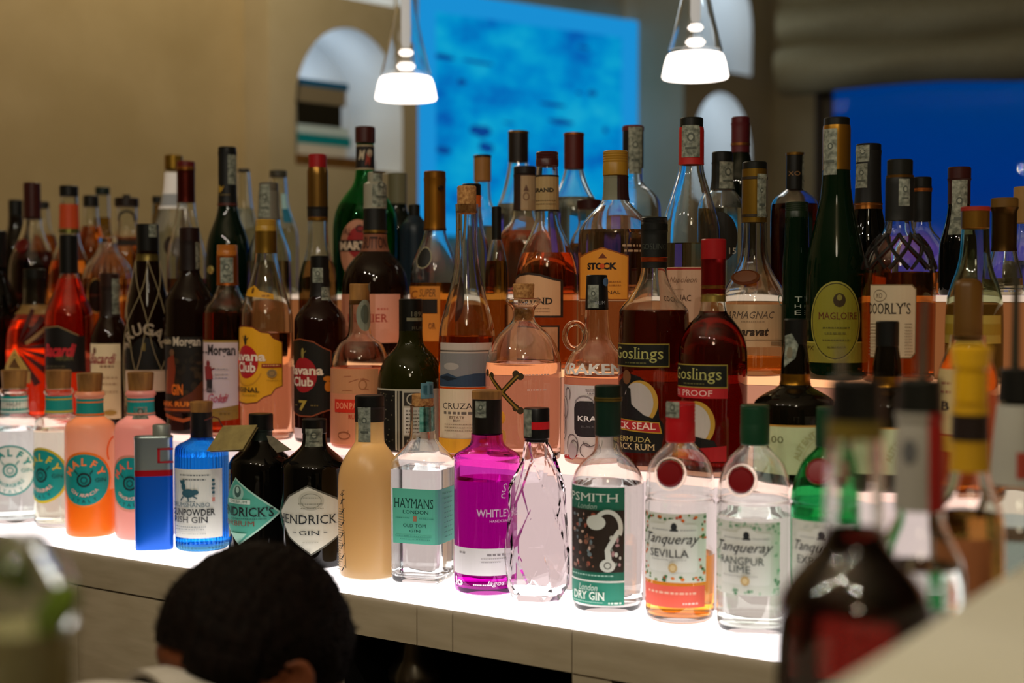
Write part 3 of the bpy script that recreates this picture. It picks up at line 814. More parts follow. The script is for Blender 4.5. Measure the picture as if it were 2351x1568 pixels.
# tan frosted bottle
B = BT('gin_bottle', 'plain tan frosted gin bottle with black cap, between black and square bottles', 'A', 848, [(930, 33), (1010, 33), (1020, 36), (1045, 56), (1075, 70), (1110, 75), (1320, 72)], D(908, 936, 34, '0c0d0c'), glass='milk:e6c894', cat='gin bottle', dv=-.012)
B.foil(934, 968, '171008', 'neck_band', False); B.strip(822, 850, 936, 1016)
L = B.lab(790); r = random.Random(5)
L.arc('vertical', 787, 1140, 1, 0, 0, .1, INK)
for i in range(24): L.rect(779, 1172 + i * 6, 779 + r.uniform(6, 12), 1174 + i * 6, '8a7a58')
for y in (1126, 1146, 1168, 1196, 1222, 1248, 1272, 1300): L.text(r.choice('yjlfgs'), 788, 797, y, y + 14, INK, sh=.3)
L.line(793, 1128, 799, 1305, 1.2, INK); L.done('writing')

# square clear bottle with teal label
B = BT('gin_bottle', 'square clear gin bottle with a teal label and teal neck paper', 'A', 970, [(930, 24), (1006, 25), (1018, 32), (1036, 46), (1052, 60), (1064, 63), (1335, 61)], [D(905, 934, 25, style='cork', name='stopper')], glass='clear', liq=(1074, 'f0f2f4'), sec=sq(7, .92), yaw=math.radians(-24), seg=64, dv=.004, cat='gin bottle')
B.sec_s = B.sec
L = B.lab(968); gt_ = '58b39c'
L.rect(899, 1124, 1044, 1250, gt_); dk = '17463f'
L.text('HAYMANS', 904, 994, 1146, 1168, dk, serif=1); L.text('LONDON', 925, 982, 1173, 1181, dk); L.scrib(908, 940, 1190, 2, '3c8c7a'); L.rect(948, 1186, 956, 1198, '9a6a50'); L.scrib(962, 996, 1190, 2, '3c8c7a'); L.text('OLD TOM', 926, 976, 1204, 1212, dk); L.text('GIN', 940, 964, 1217, 1223, dk); L.scrib(908, 990, 1231, 2, '3c8c7a'); L.scrib(920, 985, 1238, 2, '3c8c7a')
for i in range(10): L.scrib(1016, 1034, 1134 + i * 11, 3, '3c8c7a')
L.done()
L = B.lab(990).fit(960)
B2 = B.sec; B.sec = None; L = Lab(B, 990).fit(960); L.rect(963, 936, 1022, 992, noisy('teal_paper', '2b7b6c', '7fb8a8', 120, .6)); L.rect(1000, 936, 1022, 992, '8d9a95'); L.done('neck_label'); L = Lab(B, 990).fit(900); L.rect(966, 880, 1016, 916, '55808a'); L.rect(972, 886, 980, 906, '2d5660'); L.rect(986, 886, 991, 906, '2d5660'); L.rect(998, 886, 1008, 892, '2d5660'); L.done('tax_strip'); B.sec = B2

# magenta bottle
B = BT('gin_bottle', 'bright magenta gin bottle with a white band near the foot', 'A', 1118, [(995, 36), (1018, 37), (1030, 50), (1040, 70), (1048, 78), (1056, 75), (1066, 76), (1358, 76)], [D(897, 918, 35, style='wood', name='stopper'), D(915, 998, 34, '15110e', name='capsule')], glass='tint:d83ccc', liq=(1098, 'c014b0'), cat='gin bottle')
B.strip(1092, 1116, 922, 960)
L = B.lab(1110)
L.rect(1040, 1260, 1190, 1322, 'dcdbe0'); L.scrib(1118, 1160, 1272, 5, '8a868c'); L.scrib(1055, 1070, 1270, 4, '9a979c'); L.scrib(1105, 1160, 1282, 2, 'a5a2a8'); L.scrib(1105, 1150, 1290, 2, 'a5a2a8'); L.done('white_band')
L = B.lab(1140); L.text('WHITLEY', 1094, 1172, 1170, 1188, 'd8c8dc', bold=.01); L.text('NEILL', 1180, 1192, 1170, 1188, 'd8c8dc'); L.text('HANDCRAFTED', 1124, 1178, 1194, 1200, 'd8c8dc'); L.done('printed_label'); L = B.lab(1140); L.text('S', 1152, 1164, 1112, 1132, 'd8c8dc', sh=.3); L.done('printed_label'); L = B.lab(1140); L.text('c', 1150, 1160, 1134, 1146, 'd8c8dc')
L.done('printed_label'); L = B.lab(1110); L.text('lo', 1046, 1062, 1330, 1350, 'e8dcec', bold=.04); L.scrib(1086, 1130, 1342, 3, 'e8dcec'); L.text('lagos', 1118, 1158, 1334, 1348, 'e8dcec', sh=.3); L.done('printed_label')

# faceted crystal-shaped bottle
P = at_v(1232, 1200, 1.512); kx = (P - CAM).dot(FWD) / F; R0 = empty('gin_bottle', (P.x, 1.512, .9506), math.atan2(-1.512, -P.x)); tag(R0, 'clear faceted crystal shaped gin bottle with black and red cap', 'gin bottle')
fz = lambda y: at_v(1232, y, 1.512).z - .95
def facets(sh, off=0.0):
    bm = bmesh.new(); rg = random.Random(11); rings = []
    for (y, r, n, ph0) in ((1388, 58, 7, .2), (1340, 72, 7, .65), (1262, 80, 7, .2), (1180, 76, 7, .65), (1118, 66, 7, .25), (1052, 40, 7, .6), (1012, 30, 7, .2)):
        rings.append([bm.verts.new((math.cos(ph0 + 2 * PI * i / n) * max(.004, (r * 1.07 * rg.uniform(.87, 1.11) * kx * .96 - off)) * sh, math.sin(ph0 + 2 * PI * i / n) * max(.004, (r * 1.07 * rg.uniform(.87, 1.11) * kx * .96 - off)), (fz(y + rg.uniform(-9, 9)) if y not in (1388, 1012) else fz(y)) if y != 1388 else off)) for i in range(n)])
    for a, b in zip(rings, rings[1:]):
        n = len(a)
        for i in range(n):
            d1 = (a[i].co - b[(i + 1) % n].co).length; d2 = (a[(i + 1) % n].co - b[i].co).length
            for f in (((a[i], a[(i + 1) % n], b[(i + 1) % n]), (a[i], b[(i + 1) % n], b[i])) if d1 < d2 else ((a[i], a[(i + 1) % n], b[i]), (a[(i + 1) % n], b[(i + 1) % n], b[i]))): bm.faces.new(f)
    bm.faces.new(rings[0][::-1]); bm.faces.new(rings[-1]); return bm
bm = facets(.7); b2 = facets(.62, .006); bmesh.ops.recalc_face_normals(b2, faces=b2.faces[:]); bmesh.ops.reverse_faces(b2, faces=b2.faces[:]); bmesh.ops.translate(b2, verts=b2.verts, vec=(0, 0, .003)); bmesh.ops.scale(b2, verts=b2.verts, vec=(1, 1, .97)); bmesh.ops.recalc_face_normals(bm, faces=bm.faces[:]); join(bm, b2); obj('glass', bm, tint('f4eef2', 1.5), R0, smooth=False)
bm = bmesh.new(); lathe(bm, [(0, fz(1014)), (27 * kx, fz(1014)), (27 * kx, fz(1008)), (29.5 * kx, fz(1006)), (29.5 * kx, fz(940)), (28 * kx, fz(937)), (0, fz(937))], 36); obj('cap', bm, paint('0d0d0f', .35), R0)
bm = bmesh.new(); lathe(bm, [(29 * kx, fz(985)), (29.9 * kx, fz(985)), (29.9 * kx, fz(968)), (29 * kx, fz(968))], 36); obj('red_band', bm, paint('c2151f', .4), R0)
bm = bmesh.new()
for i in range(9):
    a0, a1 = (-95 + i * 8.0), (-95 + (i + 1) * 8.0); q = 30.1 * kx
    A = [Vector((q * math.cos(math.radians(t)), q * math.sin(math.radians(t)), fz(y))) for t, y in ((a0, 1002), (a1, 1002), (a1, 940), (a0, 940))]; bm.faces.new([bm.verts.new(v) for v in A])
bmesh.ops.remove_doubles(bm, verts=bm.verts, dist=1e-5); obj('tax_strip', bm, STRIP(), R0, False)

# swan label
B = BT('gin_bottle', 'clear gin bottle with a dark green label showing a white swan', 'A', 1396, [(998, 29), (1030, 30), (1042, 36), (1054, 52), (1076, 72), (1100, 82), (1116, 84), (1400, 82)], [D(885, 915, 31, '0b1f16', name='stopper'), D(918, 1002, 31, '0d2a1f', name='capsule', hw1=30)], glass='clear', liq=(1108, 'f2efef'), cat='gin bottle')
B.foil(912, 921, '8a7a3e', 'gold_ring', off=.0012)
L = B.lab(1370); gr = '1d6a55'
L.rect(1312, 1120, 1434, 1334, gr); L.rect(1312, 1334, 1434, 1338, 'dfe6e0'); L.rect(1312, 1338, 1434, 1390, '2b8670')
L.text('SIPSMITH', 1298, 1420, 1134, 1153, 'd5e2da', serif=1); L.text('London', 1330, 1372, 1157, 1170, '9fc0b2', sh=.3)
L.rect(1316, 1172, 1432, 1314, '2b2118'); r = random.Random(2)
for i in range(46): L.ell(r.uniform(1318, 1366), r.uniform(1182, 1308), r.uniform(2, 6), r.uniform(2, 6), r.choice(['b08a78', '8a5a44', 'c9aa98', '5c4a40', '6a7a80', '96513f']), 10); L.n -= 1
L.n += 1
for i in range(12): L.ell(r.uniform(1402, 1424), r.uniform(1228, 1310), r.uniform(2, 5), r.uniform(3, 7), r.choice(['cfd2c8', 'b0888a', '8a9a90']), 10); L.n -= 1
L.n += 1
sw = 'cdd3cb'; L.ell(1370, 1200, 22, 17, sw); L.poly([(1352, 1206), (1340, 1232), (1362, 1222)], '26190f'); L.ring(1396, 1212, 34, 42, 10, sw, -25, 150)
L.poly([(1426, 1214), (1416, 1216), (1398, 1246), (1390, 1262), (1392, 1290), (1406, 1290), (1402, 1262), (1414, 1240)], sw); L.ell(1396, 1298, 17, 15, sw); L.ring(1396, 1298, 8, 8, 2, '4a4a44')
L.scrib(1320, 1410, 1320, 3, '9fc8ba'); L.text('London', 1334, 1374, 1342, 1357, 'cfe2d8', sh=.3); L.text('DRY GIN', 1324, 1390, 1359, 1378, 'dde8e0', serif=1, bold=.02); L.scrib(1320, 1386, 1382, 2, '9fc8ba'); L.scrib(1398, 1428, 1382, 4, 'cfe2d8'); L.done()


def shaker_gin(lab, cx, y0, capc, glass, liq, lx, x0, x1, yl0, yl1, seal, word, ytop, by, hw, frame, group='shaker shaped gin bottles with red seals'):
    d = y0
    B = BT('gin_bottle', lab, 'A', cx, [(d + 88, 32), (d + 96, 33), (d + 108, 46), (d + 128, 66), (d + 155, 77), (d + 190, hw - 3), (d + 206, hw - 2), (d + 214, hw), (d + 219, hw - 8), (d + 226, hw - 1), (d + 236, hw), (by - 25, hw - 2)],
           D(d, d + 92, 34, capc, 'screw'), glass=glass, liq=liq, cat='gin bottle', group=group)
    s = B.disc(seal[0], seal[1], 38, 'c8d0cc', .002, 'seal_rim'); s.data.materials[0] = tint('e8efe8', 1.45) if glass == 'clear' else tint('2f9a58')
    B.disc(seal[0], seal[1], 31, '7d0a12', .0055, 'wax_seal')
    L = B.lab(lx); w = x1 - x0
    L.rect(x0, yl0, x1, yl1, 'd9ded6'); r = random.Random(cx)
    for i in range(70):
        e = r.random(); sx, sy = (r.uniform(x0 + 3, x1 - 3), r.choice([yl0 + r.uniform(3, 16), yl1 - r.uniform(3, 16)])) if e < .55 else (r.choice([x0 + r.uniform(2, 12), x1 - r.uniform(2, 14)]), r.uniform(yl0, yl1))
        L.ell(sx, sy, r.uniform(2.5, 5), r.uniform(2.5, 4.5), r.choice(frame), 9); L.n -= 1
    L.n += 2
    ix0, ix1 = x0 + w * .11, x1 - w * .14; L.rect(ix0, yl0 + 24, ix1, yl1 - 24, 'e3e7e2', 8); cxl = (ix0 + ix1) / 2; L.ell(cxl, yl0 + 26, 22, 14, 'e3e7e2')
    L.ell(cxl, yl0 + 30, 7, 9, '2a2f33'); L.rect(cxl - 9, yl0 + 36, cxl + 9, yl0 + 40, '2a2f33'); L.scrib(ix0 + 6, cxl - 12, yl0 + 36, 2, '9aa0a0'); L.scrib(cxl + 14, ix1 - 4, yl0 + 36, 2, '9aa0a0')
    L.text('Tanqueray', x0 + 11, x1 - 16, yl0 + 46, yl0 + 76, '23282b', sh=.45)
    if word == 'SEVILLA': L.text(word, x0 + 18, x1 - 40, yl0 + 82, yl0 + 100, '2b2f30'); L.scrib(x0 + 22, x1 - 44, yl0 + 104, 2, 'a5a8a4')
    else:
        L.text(word[0], x0 + 16, x1 - 36, yl0 + 80, yl0 + 98, '3a4a44'); L.text(word[1], x0 + 34, x1 - 66, yl0 + 100, yl0 + 116, '3a4a44'); L.scrib(x0 + 22, x1 - 50, yl0 + 122, 2, 'a5a8a4')
    L.ell(cxl - 2, yl1 - 34, 10, 11, 'cfb27a'); L.ell(cxl - 2, yl1 - 34, 6, 7, 'e3cfa0'); L.done(); return B


B = shaker_gin('shaker shaped gin bottle with red cap, red seal and orange liquid', 1563, 924, 'b0141c', 'clear', (1268, 'f5a238'), 1552, 1481, 1622, 1180, 1338, (1540, 1090), 'SEVILLA', 0, 1447, 82, ['2d6a3c', '3f7a48', 'd8641e', 'e07a2a', 'c23a20', '6a8a4a'])
B.strip(1530, 1560, 924, 960); L = B.lab(1550); L.rect(1482, 1346, 1620, 1396, 'e8614f'); L.scrib(1492, 1600, 1360, 5, 'f0b8a0'); L.scrib(1570, 1606, 1384, 4, 'f6d0c4'); L.done('lower_label')
B = shaker_gin('shaker shaped clear gin bottle with green screw cap and pale green label', 1734, 930, '123d26', 'clear', (1180, 'eef3ee'), 1720, 1646, 1792, 1200, 1368, (1703, 1106), ('RANGPUR', 'LIME'), 0, 1473, 88, ['a8c8b0', '8fb89a', 'b8d0bc', '6a9a78'])
B = shaker_gin('green glass shaker gin bottle half hidden by the amber foreground bottle', 1908, 935, '123d26', 'tint:1f9a52', (1180, 'd8f2e0'), 1880, 1822, 1960, 1200, 1370, (1878, 1088), ('EXPORT', 'GIN'), 0, 1498, 92, ['d9ded6', 'c8d0c8'])
# ------------------------------------------------------------------ second row: rums on the second shelf
BT('rum_bottle', 'dark bottle cut by the left edge, behind the citrus gin', 'B', -8, [(600, 24), (640, 28), (690, 52), (720, 56), (960, 56)], D(530, 612, 26, '0b0c0a'), glass='dark:060503', cat='rum bottle', dv=.012)
B = BT('rum_bottle', 'round bellied red orange bottle with black fan print and a tall black capsule', 'B', 82, [(640, 27), (708, 31), (720, 46), (745, 63), (780, 69), (860, 70), (960, 64)], D(618, 704, 26, '0d0f0c', hw1=25, name='capsule'), glass='clear', liq=(735, 'ff4a18'), cat='rum bottle', dv=.016)
B.foil(700, 722, '8a6a3a', 'paper_collar', False)
L = B.lab(70)
for a in range(-70, 80, 22):
    t = math.radians(a); L.poly([(40, 800), (40 + 95 * math.cos(t - .10), 800 + 95 * math.sin(t - .10)), (40 + 95 * math.cos(t + .08), 800 + 95 * math.sin(t + .08))], '3a0c08')
L.line(60, 790, 140, 720, 9, '8a6a40'); L.poly([(10, 850), (36, 800), (66, 850)], 'b8964a'); L.poly([(18, 846), (36, 812), (56, 846)], '5a3a18'); L.line(20, 846, 36, 818, 4, 'c9a050'); L.line(36, 818, 52, 846, 4, 'c9a050'); L.ell(36, 826, 3, 4, '2a1a10'); L.rect(8, 852, 70, 880, '9a7a45'); L.done('fan_print')

B = BT('rum_bottle', 'flared orange red bottle with black label and red script', 'B', 160, [(620, 21), (630, 21), (650, 28), (690, 44), (715, 55), (735, 58), (960, 58)], D(540, 630, 21, '0b0c0b', hw1=22, name='capsule'), glass='clear', liq=(640, 'f8481a'), cat='rum bottle')
L = B.lab(150)
L.poly([(104, 752), (135, 748), (165, 762), (180, 772), (195, 772), (196, 856), (104, 856)], '100c0a'); L.line(104, 754, 135, 750, 2.5, '8a7a50'); L.line(135, 750, 180, 771, 2.5, '8a7a50')
L.text('Bacardi', 106, 174, 790, 820, 'c0242c', sh=.4, bold=.03); L.text('NEGRA', 130, 168, 818, 828, '6d6a3c'); L.scrib(108, 150, 840, 4, '4a4028'); L.done()
B = BT('rum_bottle', 'slim brown bottle with a tall cream label and dark cap', 'B', 253, [(690, 21), (725, 22), (745, 34), (765, 43), (785, 46), (960, 46)], D(628, 660, 22, '2a1610'), glass='dark:1c0a05', cat='rum bottle')
B.foil(658, 728, '1d0e08', 'capsule', False); B.strip(258, 276, 640, 722)
L = B.lab(245); L.rect(208, 790, 276, 962, 'cdb893'); L.rect(208, 790, 276, 830, 'd8c8a4'); L.ell(218, 806, 5, 8, '6a4030'); L.text('Bacardi', 210, 266, 812, 836, '8a2430', sh=.4, bold=.02); L.scrib(230, 262, 840, 4, '7a5a44')
for y in (866, 880, 898): L.scrib(234, 268, y, 4, 'a88c6c')
L.ell(252, 948, 14, 6, '9a7a34'); L.done()
B = BT('rum_bottle', 'dark brown tapered bottle wrapped in pale string net', 'B', 341, [(575, 25), (600, 27), (650, 37), (700, 48), (750, 55), (960, 57)], D(515, 590, 26, '0c0d0b', hw1=25), glass='dark:120603', cat='rum bottle')
B.foil(584, 600, '7a6a38', 'gold_band'); B.strip(344, 362, 516, 545)
L = B.lab(330); L.arc('BRUGAL', 330, 810, 56, 165, 22, 26, '9a8a74', .03); L.ell(332, 816, 34, 42, '0a0805'); L.rect(290, 800, 385, 850, '0a0805'); L.rect(327, 788, 334, 806, '6a5a24'); L.rect(290, 850, 396, 852, '8a7a60'); L.rect(290, 852, 396, 900, 'bfa790'); L.ell(385, 790, 10, 8, 'b0a898'); L.done()
bm = bmesh.new(); rg = random.Random(4)
for sgn in (1, -1):
    for j in range(6):
        P = []
        for i in range(26):
            t = i / 25; y = 598 + (930 - 598) * t; z = B.z(y); r = B.env(z) + .0016; a = B.beta + j * PI / 3 + sgn * t * 2.2 + .12 * math.sin(t * 9 + j); P.append((r * math.cos(a), r * math.sin(a), z))
        tube(bm, P, .0007, 5)
obj('string_net', bm, paint('9a8a66', .8), B.root)

B = BT('rum_bottle', 'dark rum bottle with black and orange pirate picture label', 'B', 437, [(610, 22), (630, 23), (650, 34), (680, 54), (698, 59), (960, 59)], D(523, 556, 23, '1f0d0b'), glass='dark:140906', cat='rum bottle')
B.foil(554, 622, '160a08', 'capsule', False); B.strip(450, 470, 556, 618)
L = B.lab(425); L.rect(378, 774, 466, 948, '1a1510'); L.text('Captain', 362, 394, 776, 796, 'b8a888', bold=.02); L.text('Morgan', 398, 460, 774, 802, 'b8ab94', bold=.03, serif=1); r = random.Random(9)
for i in range(26): L.ell(r.uniform(390, 460), r.uniform(812, 905), r.uniform(4, 11), r.uniform(4, 12), r.choice(['241d12', '2d2416', '382a18', '150f0a']), 9); L.n -= 1
L.n += 1; L.poly([(386, 826), (400, 812), (404, 850), (398, 905), (384, 905)], '7a3018'); L.ell(396, 810, 7, 8, '6a4a30'); L.line(386, 850, 384, 905, 4, 'a5653a'); L.poly([(466, 870), (440, 900), (400, 925), (378, 932), (378, 946), (466, 946)], '5c2a10')
L.text('GIN', 396, 420, 882, 908, 'd87020', bold=.03); L.text('DARK RUM', 366, 442, 922, 934, 'd87a24', bold=.03); L.rect(378, 940, 466, 943, 'b05a20'); L.done()
L = B.lab(430); L.poly([(380, 950), (420, 962), (466, 948), (466, 956), (420, 970), (380, 958)], '9a4a1c'); L.done('lower_band')

B = BT('rum_bottle', 'amber spiced rum bottle with orange foil cap and white pirate label', 'B', 523, [(640, 24), (660, 25), (685, 36), (705, 54), (722, 57), (970, 57)], D(563, 590, 24, 'a86420', 'screw'), glass='clear', liq=(718, 'a83410'), cat='rum bottle')
B.foil(588, 656, 'b0602a', 'capsule'); B.strip(508, 536, 592, 650)
L = B.lab(508); L.rect(466, 782, 546, 946, 'c9b4b4'); L.rect(466, 782, 546, 787, '9a7a30'); L.text('Morgan', 478, 540, 792, 824, '2a2426', bold=.03, serif=1); L.scrib(468, 480, 808, 4, '5a5054')
L.ell(479, 836, 6, 8, '7a2424'); L.poly([(472, 842), (486, 842), (490, 870), (482, 880), (474, 874)], '8a2a2a'); L.rect(476, 872, 488, 902, '2a2426'); L.line(486, 850, 494, 846, 3, '7a2424')
for y in (846, 858, 866): L.scrib(494, 522, y, 3, 'a59a9c')
L.text('LABEL', 470, 496, 892, 900, '8a7a7c', sh=.2); L.text('Gold', 480, 520, 904, 924, 'b03a48', sh=.4); L.text('ed', 502, 524, 906, 922, 'b03a48', sh=.4); L.done()
L = B.lab(508); L.poly([(466, 946), (546, 930), (546, 962), (466, 974)], '8a6a2c'); L.scrib(504, 526, 948, 5, '6a4e1c'); L.done('gold_band')

B = BT('rum_bottle', 'pale rum bottle with yellow shield label and gold neck, between amber and black rum', 'B', 612, [(570, 24), (600, 26), (640, 36), (680, 48), (710, 58), (735, 62), (975, 62)], D(505, 535, 24, 'a5802c', 'screw'), glass='clear', liq=(764, 'f0c0a4'), cat='rum bottle')
B.foil(532, 582, '8a6a28', 'capsule')
L = B.lab(598); q = [(540, 752), (560, 748), (580, 750), (600, 762), (618, 764), (628, 776), (648, 786), (648, 888), (632, 894), (622, 908), (604, 914), (590, 926), (565, 930), (540, 926)]
L.poly(q, '6a2418'); L.poly([(594 + (x - 594) * .965, 838 + (y - 838) * .965) for x, y in q], 'e0a01c'); L.ell(566, 832, 33, 38, 'b01a22'); L.ring(566, 842, 43, 46, 3, 'c98a20', 200, 340)
L.ell(565, 782, 4, 12, '3a2a18'); L.line(565, 784, 572, 776, 2, '3a2a18'); L.line(565, 792, 560, 772, 2, '3a2a18'); L.text('Havana', 532, 610, 808, 830, 'e8d4c0', bold=.03); L.text('Club', 551, 588, 832, 856, 'e8d4c0', bold=.03)
L.rect(601, 836, 644, 844, '8f1d1c'); L.scrib(604, 640, 838, 3, 'd0a060'); L.ell(623, 858, 11, 10, '9a7a4a'); L.ring(623, 858, 8, 7, 1.5, '6a5a44'); L.scrib(612, 636, 872, 2, 'b88a20'); L.text('ORIGINAL', 536, 596, 890, 901, '3a2410', bold=.02, serif=1); L.scrib(560, 590, 906, 2.5, 'a8801c'); L.done()
L = B.lab(610).fit(680); L.poly([(566, 666), (582, 656), (596, 668), (628, 676), (628, 688), (598, 684), (580, 682), (566, 680)], 'c99018'); L.ell(580, 668, 4, 7, '5a3a10'); L.scrib(602, 622, 678, 4, '8a5a10'); L.done('neck_label')

B = BT('rum_bottle', 'black rum bottle with black and red shield label numbered seven', 'B', 735, [(650, 21), (690, 23), (710, 45), (730, 58), (745, 60), (990, 60)], D(588, 620, 21, '0c0b0a'), glass='dark:1a0604', cat='rum bottle', dv=.02)
B.foil(618, 682, '100c0a', 'capsule', False); B.strip(719, 742, 616, 650); B.strip(738, 756, 660, 690)
L = B.lab(716); q = [(664, 784), (690, 778), (720, 784), (742, 798), (760, 806), (760, 942), (740, 948), (715, 958), (690, 958), (664, 948)]
L.poly(q, '8a4424'); L.poly([(714 + (x - 714) * .965, 868 + (y - 868) * .965) for x, y in q], '15120c'); L.ell(697, 862, 34, 40, '9c1a20'); L.ell(696, 812, 4, 12, '8a7a3a'); L.line(696, 814, 704, 806, 2, '8a7a3a')
L.text('Havana', 664, 742, 840, 862, 'e6d2bc', bold=.03); L.text('Club', 677, 720, 866, 888, 'e6d2bc', bold=.03); L.text('7', 688, 706, 920, 944, 'a8923c', bold=.04, serif=1); L.ell(751, 870, 10, 6, 'c07018'); L.ell(752, 888, 8, 12, 'c07018'); L.scrib(680, 686, 930, 3, '6a5a2c'); L.scrib(714, 730, 930, 3, '6a5a2c'); L.done()
L = B.lab(700); L.rect(672, 985, 700, 1008, 'd8c8cc'); L.done('foot_label')

B = BT('rum_bottle', 'pale bottle with antique map label and a round wood stopper', 'B', 826, [(690, 24), (760, 25), (775, 30), (790, 52), (815, 63), (838, 67), (1000, 68)], [D(652, 700, 23, '8a6a3a', 'wood', name='stopper')], glass='clear', liq=(842, 'f2b090'), cat='rum bottle')
L = B.lab(828).fit(700); L.ell(838, 725, 20, 36, '7d8272'); L.ell(838, 722, 10, 22, '4f564a'); L.ell(852, 660, 12, 12, '70746a'); L.done('tax_strip')
L = B.lab(806); L.rect(752, 848, 868, 1028, 'd98a66'); L.rect(752, 848, 868, 905, 'c98a60'); L.ring(832, 884, 10, 12, 3, 'a5683f'); r = random.Random(3)
for i in range(16): x, y = r.uniform(760, 860), r.uniform(860, 1020); L.line(x, y, x + r.uniform(-22, 22), y + r.uniform(-12, 12), 1.5, 'a86040'); L.n -= 1
L.n += 1; L.rect(770, 918, 840, 948, 'd8301c'); L.text('DON', 774, 800, 925, 940, 'f0906c', bold=.02, serif=1); L.text('PAPA', 802, 838, 925, 940, 'f0906c', bold=.02, serif=1); L.text('RUM', 800, 824, 952, 962, 'c8301c', serif=1); L.ring(790, 1000, 16, 9, 2, '9a5a3a'); L.done()

B = BT('rum_bottle', 'dark olive green dumpy bottle with black and white engraved label', 'B', 943, [(760, 27), (785, 28), (800, 36), (820, 58), (850, 72), (880, 78), (1000, 77)], D(687, 772, 27, '0a0b08', hw1=27, name='capsule'), glass='dark:1c1d05', cat='rum bottle')
L = B.lab(940).fit(730); L.text('1890', 944, 970, 716, 728, '5c5a48', bold=.02); L.rect(934, 730, 970, 738, '6a674f'); L.text('RUM', 946, 968, 750, 758, '4c4a3a'); L.done('neck_lettering')
L = B.lab(930); L.rect(864, 894, 1014, 1040, 'b0aa98'); L.rect(864, 898, 908, 1036, '12100c'); L.rect(912, 898, 1012, 1036, '15120e'); r = random.Random(8)
for i in range(40): L.ell(r.uniform(868, 904), r.uniform(902, 1030), 2.4, 1.6, r.choice(['4a4638', '6a6550']), 6); L.n -= 1
L.n += 1; L.rect(914, 898, 918, 1036, '8f8a7a'); L.rect(924, 898, 1012, 1036, 'a29c8c'); L.rect(928, 902, 962, 932, '2a2620'); L.ring(946, 917, 13, 13, 3, 'a29c8c'); L.rect(928, 936, 962, 998, 'c0bbb0'); L.rect(928, 1002, 962, 1034, '2a2620'); L.text('RN', 934, 958, 1010, 1028, 'a29c8c', bold=.03)
for i in range(7): L.scrib(932, 958, 942 + i * 8, 3, '4a463c')
L.done()

B = BT('rum_bottle', 'clear flared bottle with cream label below a small grey sea picture', 'B', 1072, [(470, 26), (500, 25), (560, 25), (610, 29), (660, 38), (710, 52), (745, 62), (775, 66), (1010, 66)], [D(428, 492, 22, '8a5c2c', 'cork', name='stopper')], glass='clear', liq=(772, 'd06a18'), cat='rum bottle')
L = B.lab(1062); L.rect(1012, 788, 1136, 890, 'b9aca0'); L.rect(1012, 805, 1136, 808, '4a423c'); L.rect(1012, 812, 1136, 868, '7d7c7c'); L.ell(1036, 842, 20, 8, 'a09a92'); L.poly([(1012, 866), (1030, 858), (1050, 866), (1090, 858), (1136, 858), (1136, 888), (1012, 888)], '2c3f54'); L.poly([(1012, 868), (1028, 864), (1052, 870), (1030, 876)], '1a2530')
L.rect(1012, 894, 1136, 1008, 'd2bfa0'); L.text('CRUZAN', 1020, 1100, 926, 940, '3a3530', serif=1); L.scrib(1022, 1086, 946, 6, '6a5f54'); L.text('ESTATE', 1034, 1066, 956, 962, '6a4a3a', serif=1); L.text('RUM', 1042, 1058, 964, 969, '4a4038', serif=1)
for y in (974, 981, 988): L.scrib(1024, 1086, y, 2, 'a08c74')
L.rect(1012, 1008, 1136, 1040, 'e0a024'); L.done()

B = BT('rum_bottle', 'clear round shouldered bottle with gold crossed bones and cork stopper', 'B', 1202, [(684, 22), (686, 40), (694, 42), (704, 30), (712, 25), (736, 25), (748, 36), (775, 66), (810, 83), (850, 89), (1020, 86)], [D(652, 690, 25, style='cork', name='stopper', hw1=23), D(706, 738, 21, style='cork', name='cork')], glass='clear', liq=(832, 'f6d2c4'), cat='rum bottle')
def bone(y0, y1, x0, x1):
    L = B.lab(1160); L.off = .0012; w = '3a2a10'
    L.line(x0, y0, x1, y1, 11, w); dx = 1 if x1 > x0 else -1
    for (x, y, s) in ((x0, y0, -1), (x1, y1, 1)): L.ell(x - dx * 5 * 1, y + 4 * s * -1 * 0 - 3, 8, 8, w); L.ell(x + dx * 5, y + 3, 8, 8, w)
    L.line(x0, y0, x1, y1, 4, '8a6a20'); L.done('bone_emblem')
bone(862, 940, 1126, 1190); bone(940, 862, 1128, 1190)
L = B.lab(1240); L.scrib(1200, 1260, 860, 3, 'd8a898'); L.scrib(1210, 1255, 894, 4, 'd8a898'); L.done('faint_lettering'); L = B.lab(1160); L.ell(1153, 960, 8, 14, 'e8a030'); L.ell(1155, 1005, 8, 16, 'e8b050'); L.done('amber_print')

B = BT('rum_bottle', 'clear handled bottle with white squid label and black badge', 'B', 1370, [(708, 27), (735, 28), (780, 33), (795, 42), (812, 60), (835, 71), (860, 76), (1050, 75)], D(632, 712, 24, '0c0d0e', hw1=27, name='capsule'), glass='clear', liq=(862, 'f0c4b4'), cat='rum bottle', dv=.03)
B.strip(1350, 1374, 655, 708); L = B.lab(1375).fit(670); L.text('RUM', 1366, 1388, 692, 700, '8a9094'); L.ell(1390, 648, 9, 10, '4a6a90'); L.done('neck_lettering')
bm = bmesh.new(); a = B.beta - PI / 2 + .15; u = Vector((math.cos(a), math.sin(a), 0)); c = u * (50 * B.k) + Vector((0, 0, B.z(772)))
tube(bm, [c + u * math.cos(t) * 24 * B.k + Vector((0, 0, math.sin(t) * 30 * B.k)) for t in [2 * PI * i / 24 for i in range(25)]], .0042, 10); obj('handle', bm, tint('e6ece8'), B.root)
L = B.lab(1372); L.text('KRAKEN', 1290, 1428, 836, 862, noisy('emboss', 'e8e4e0', 'd8d0cc', 40, .3), bold=.03); L.done('embossed_lettering')
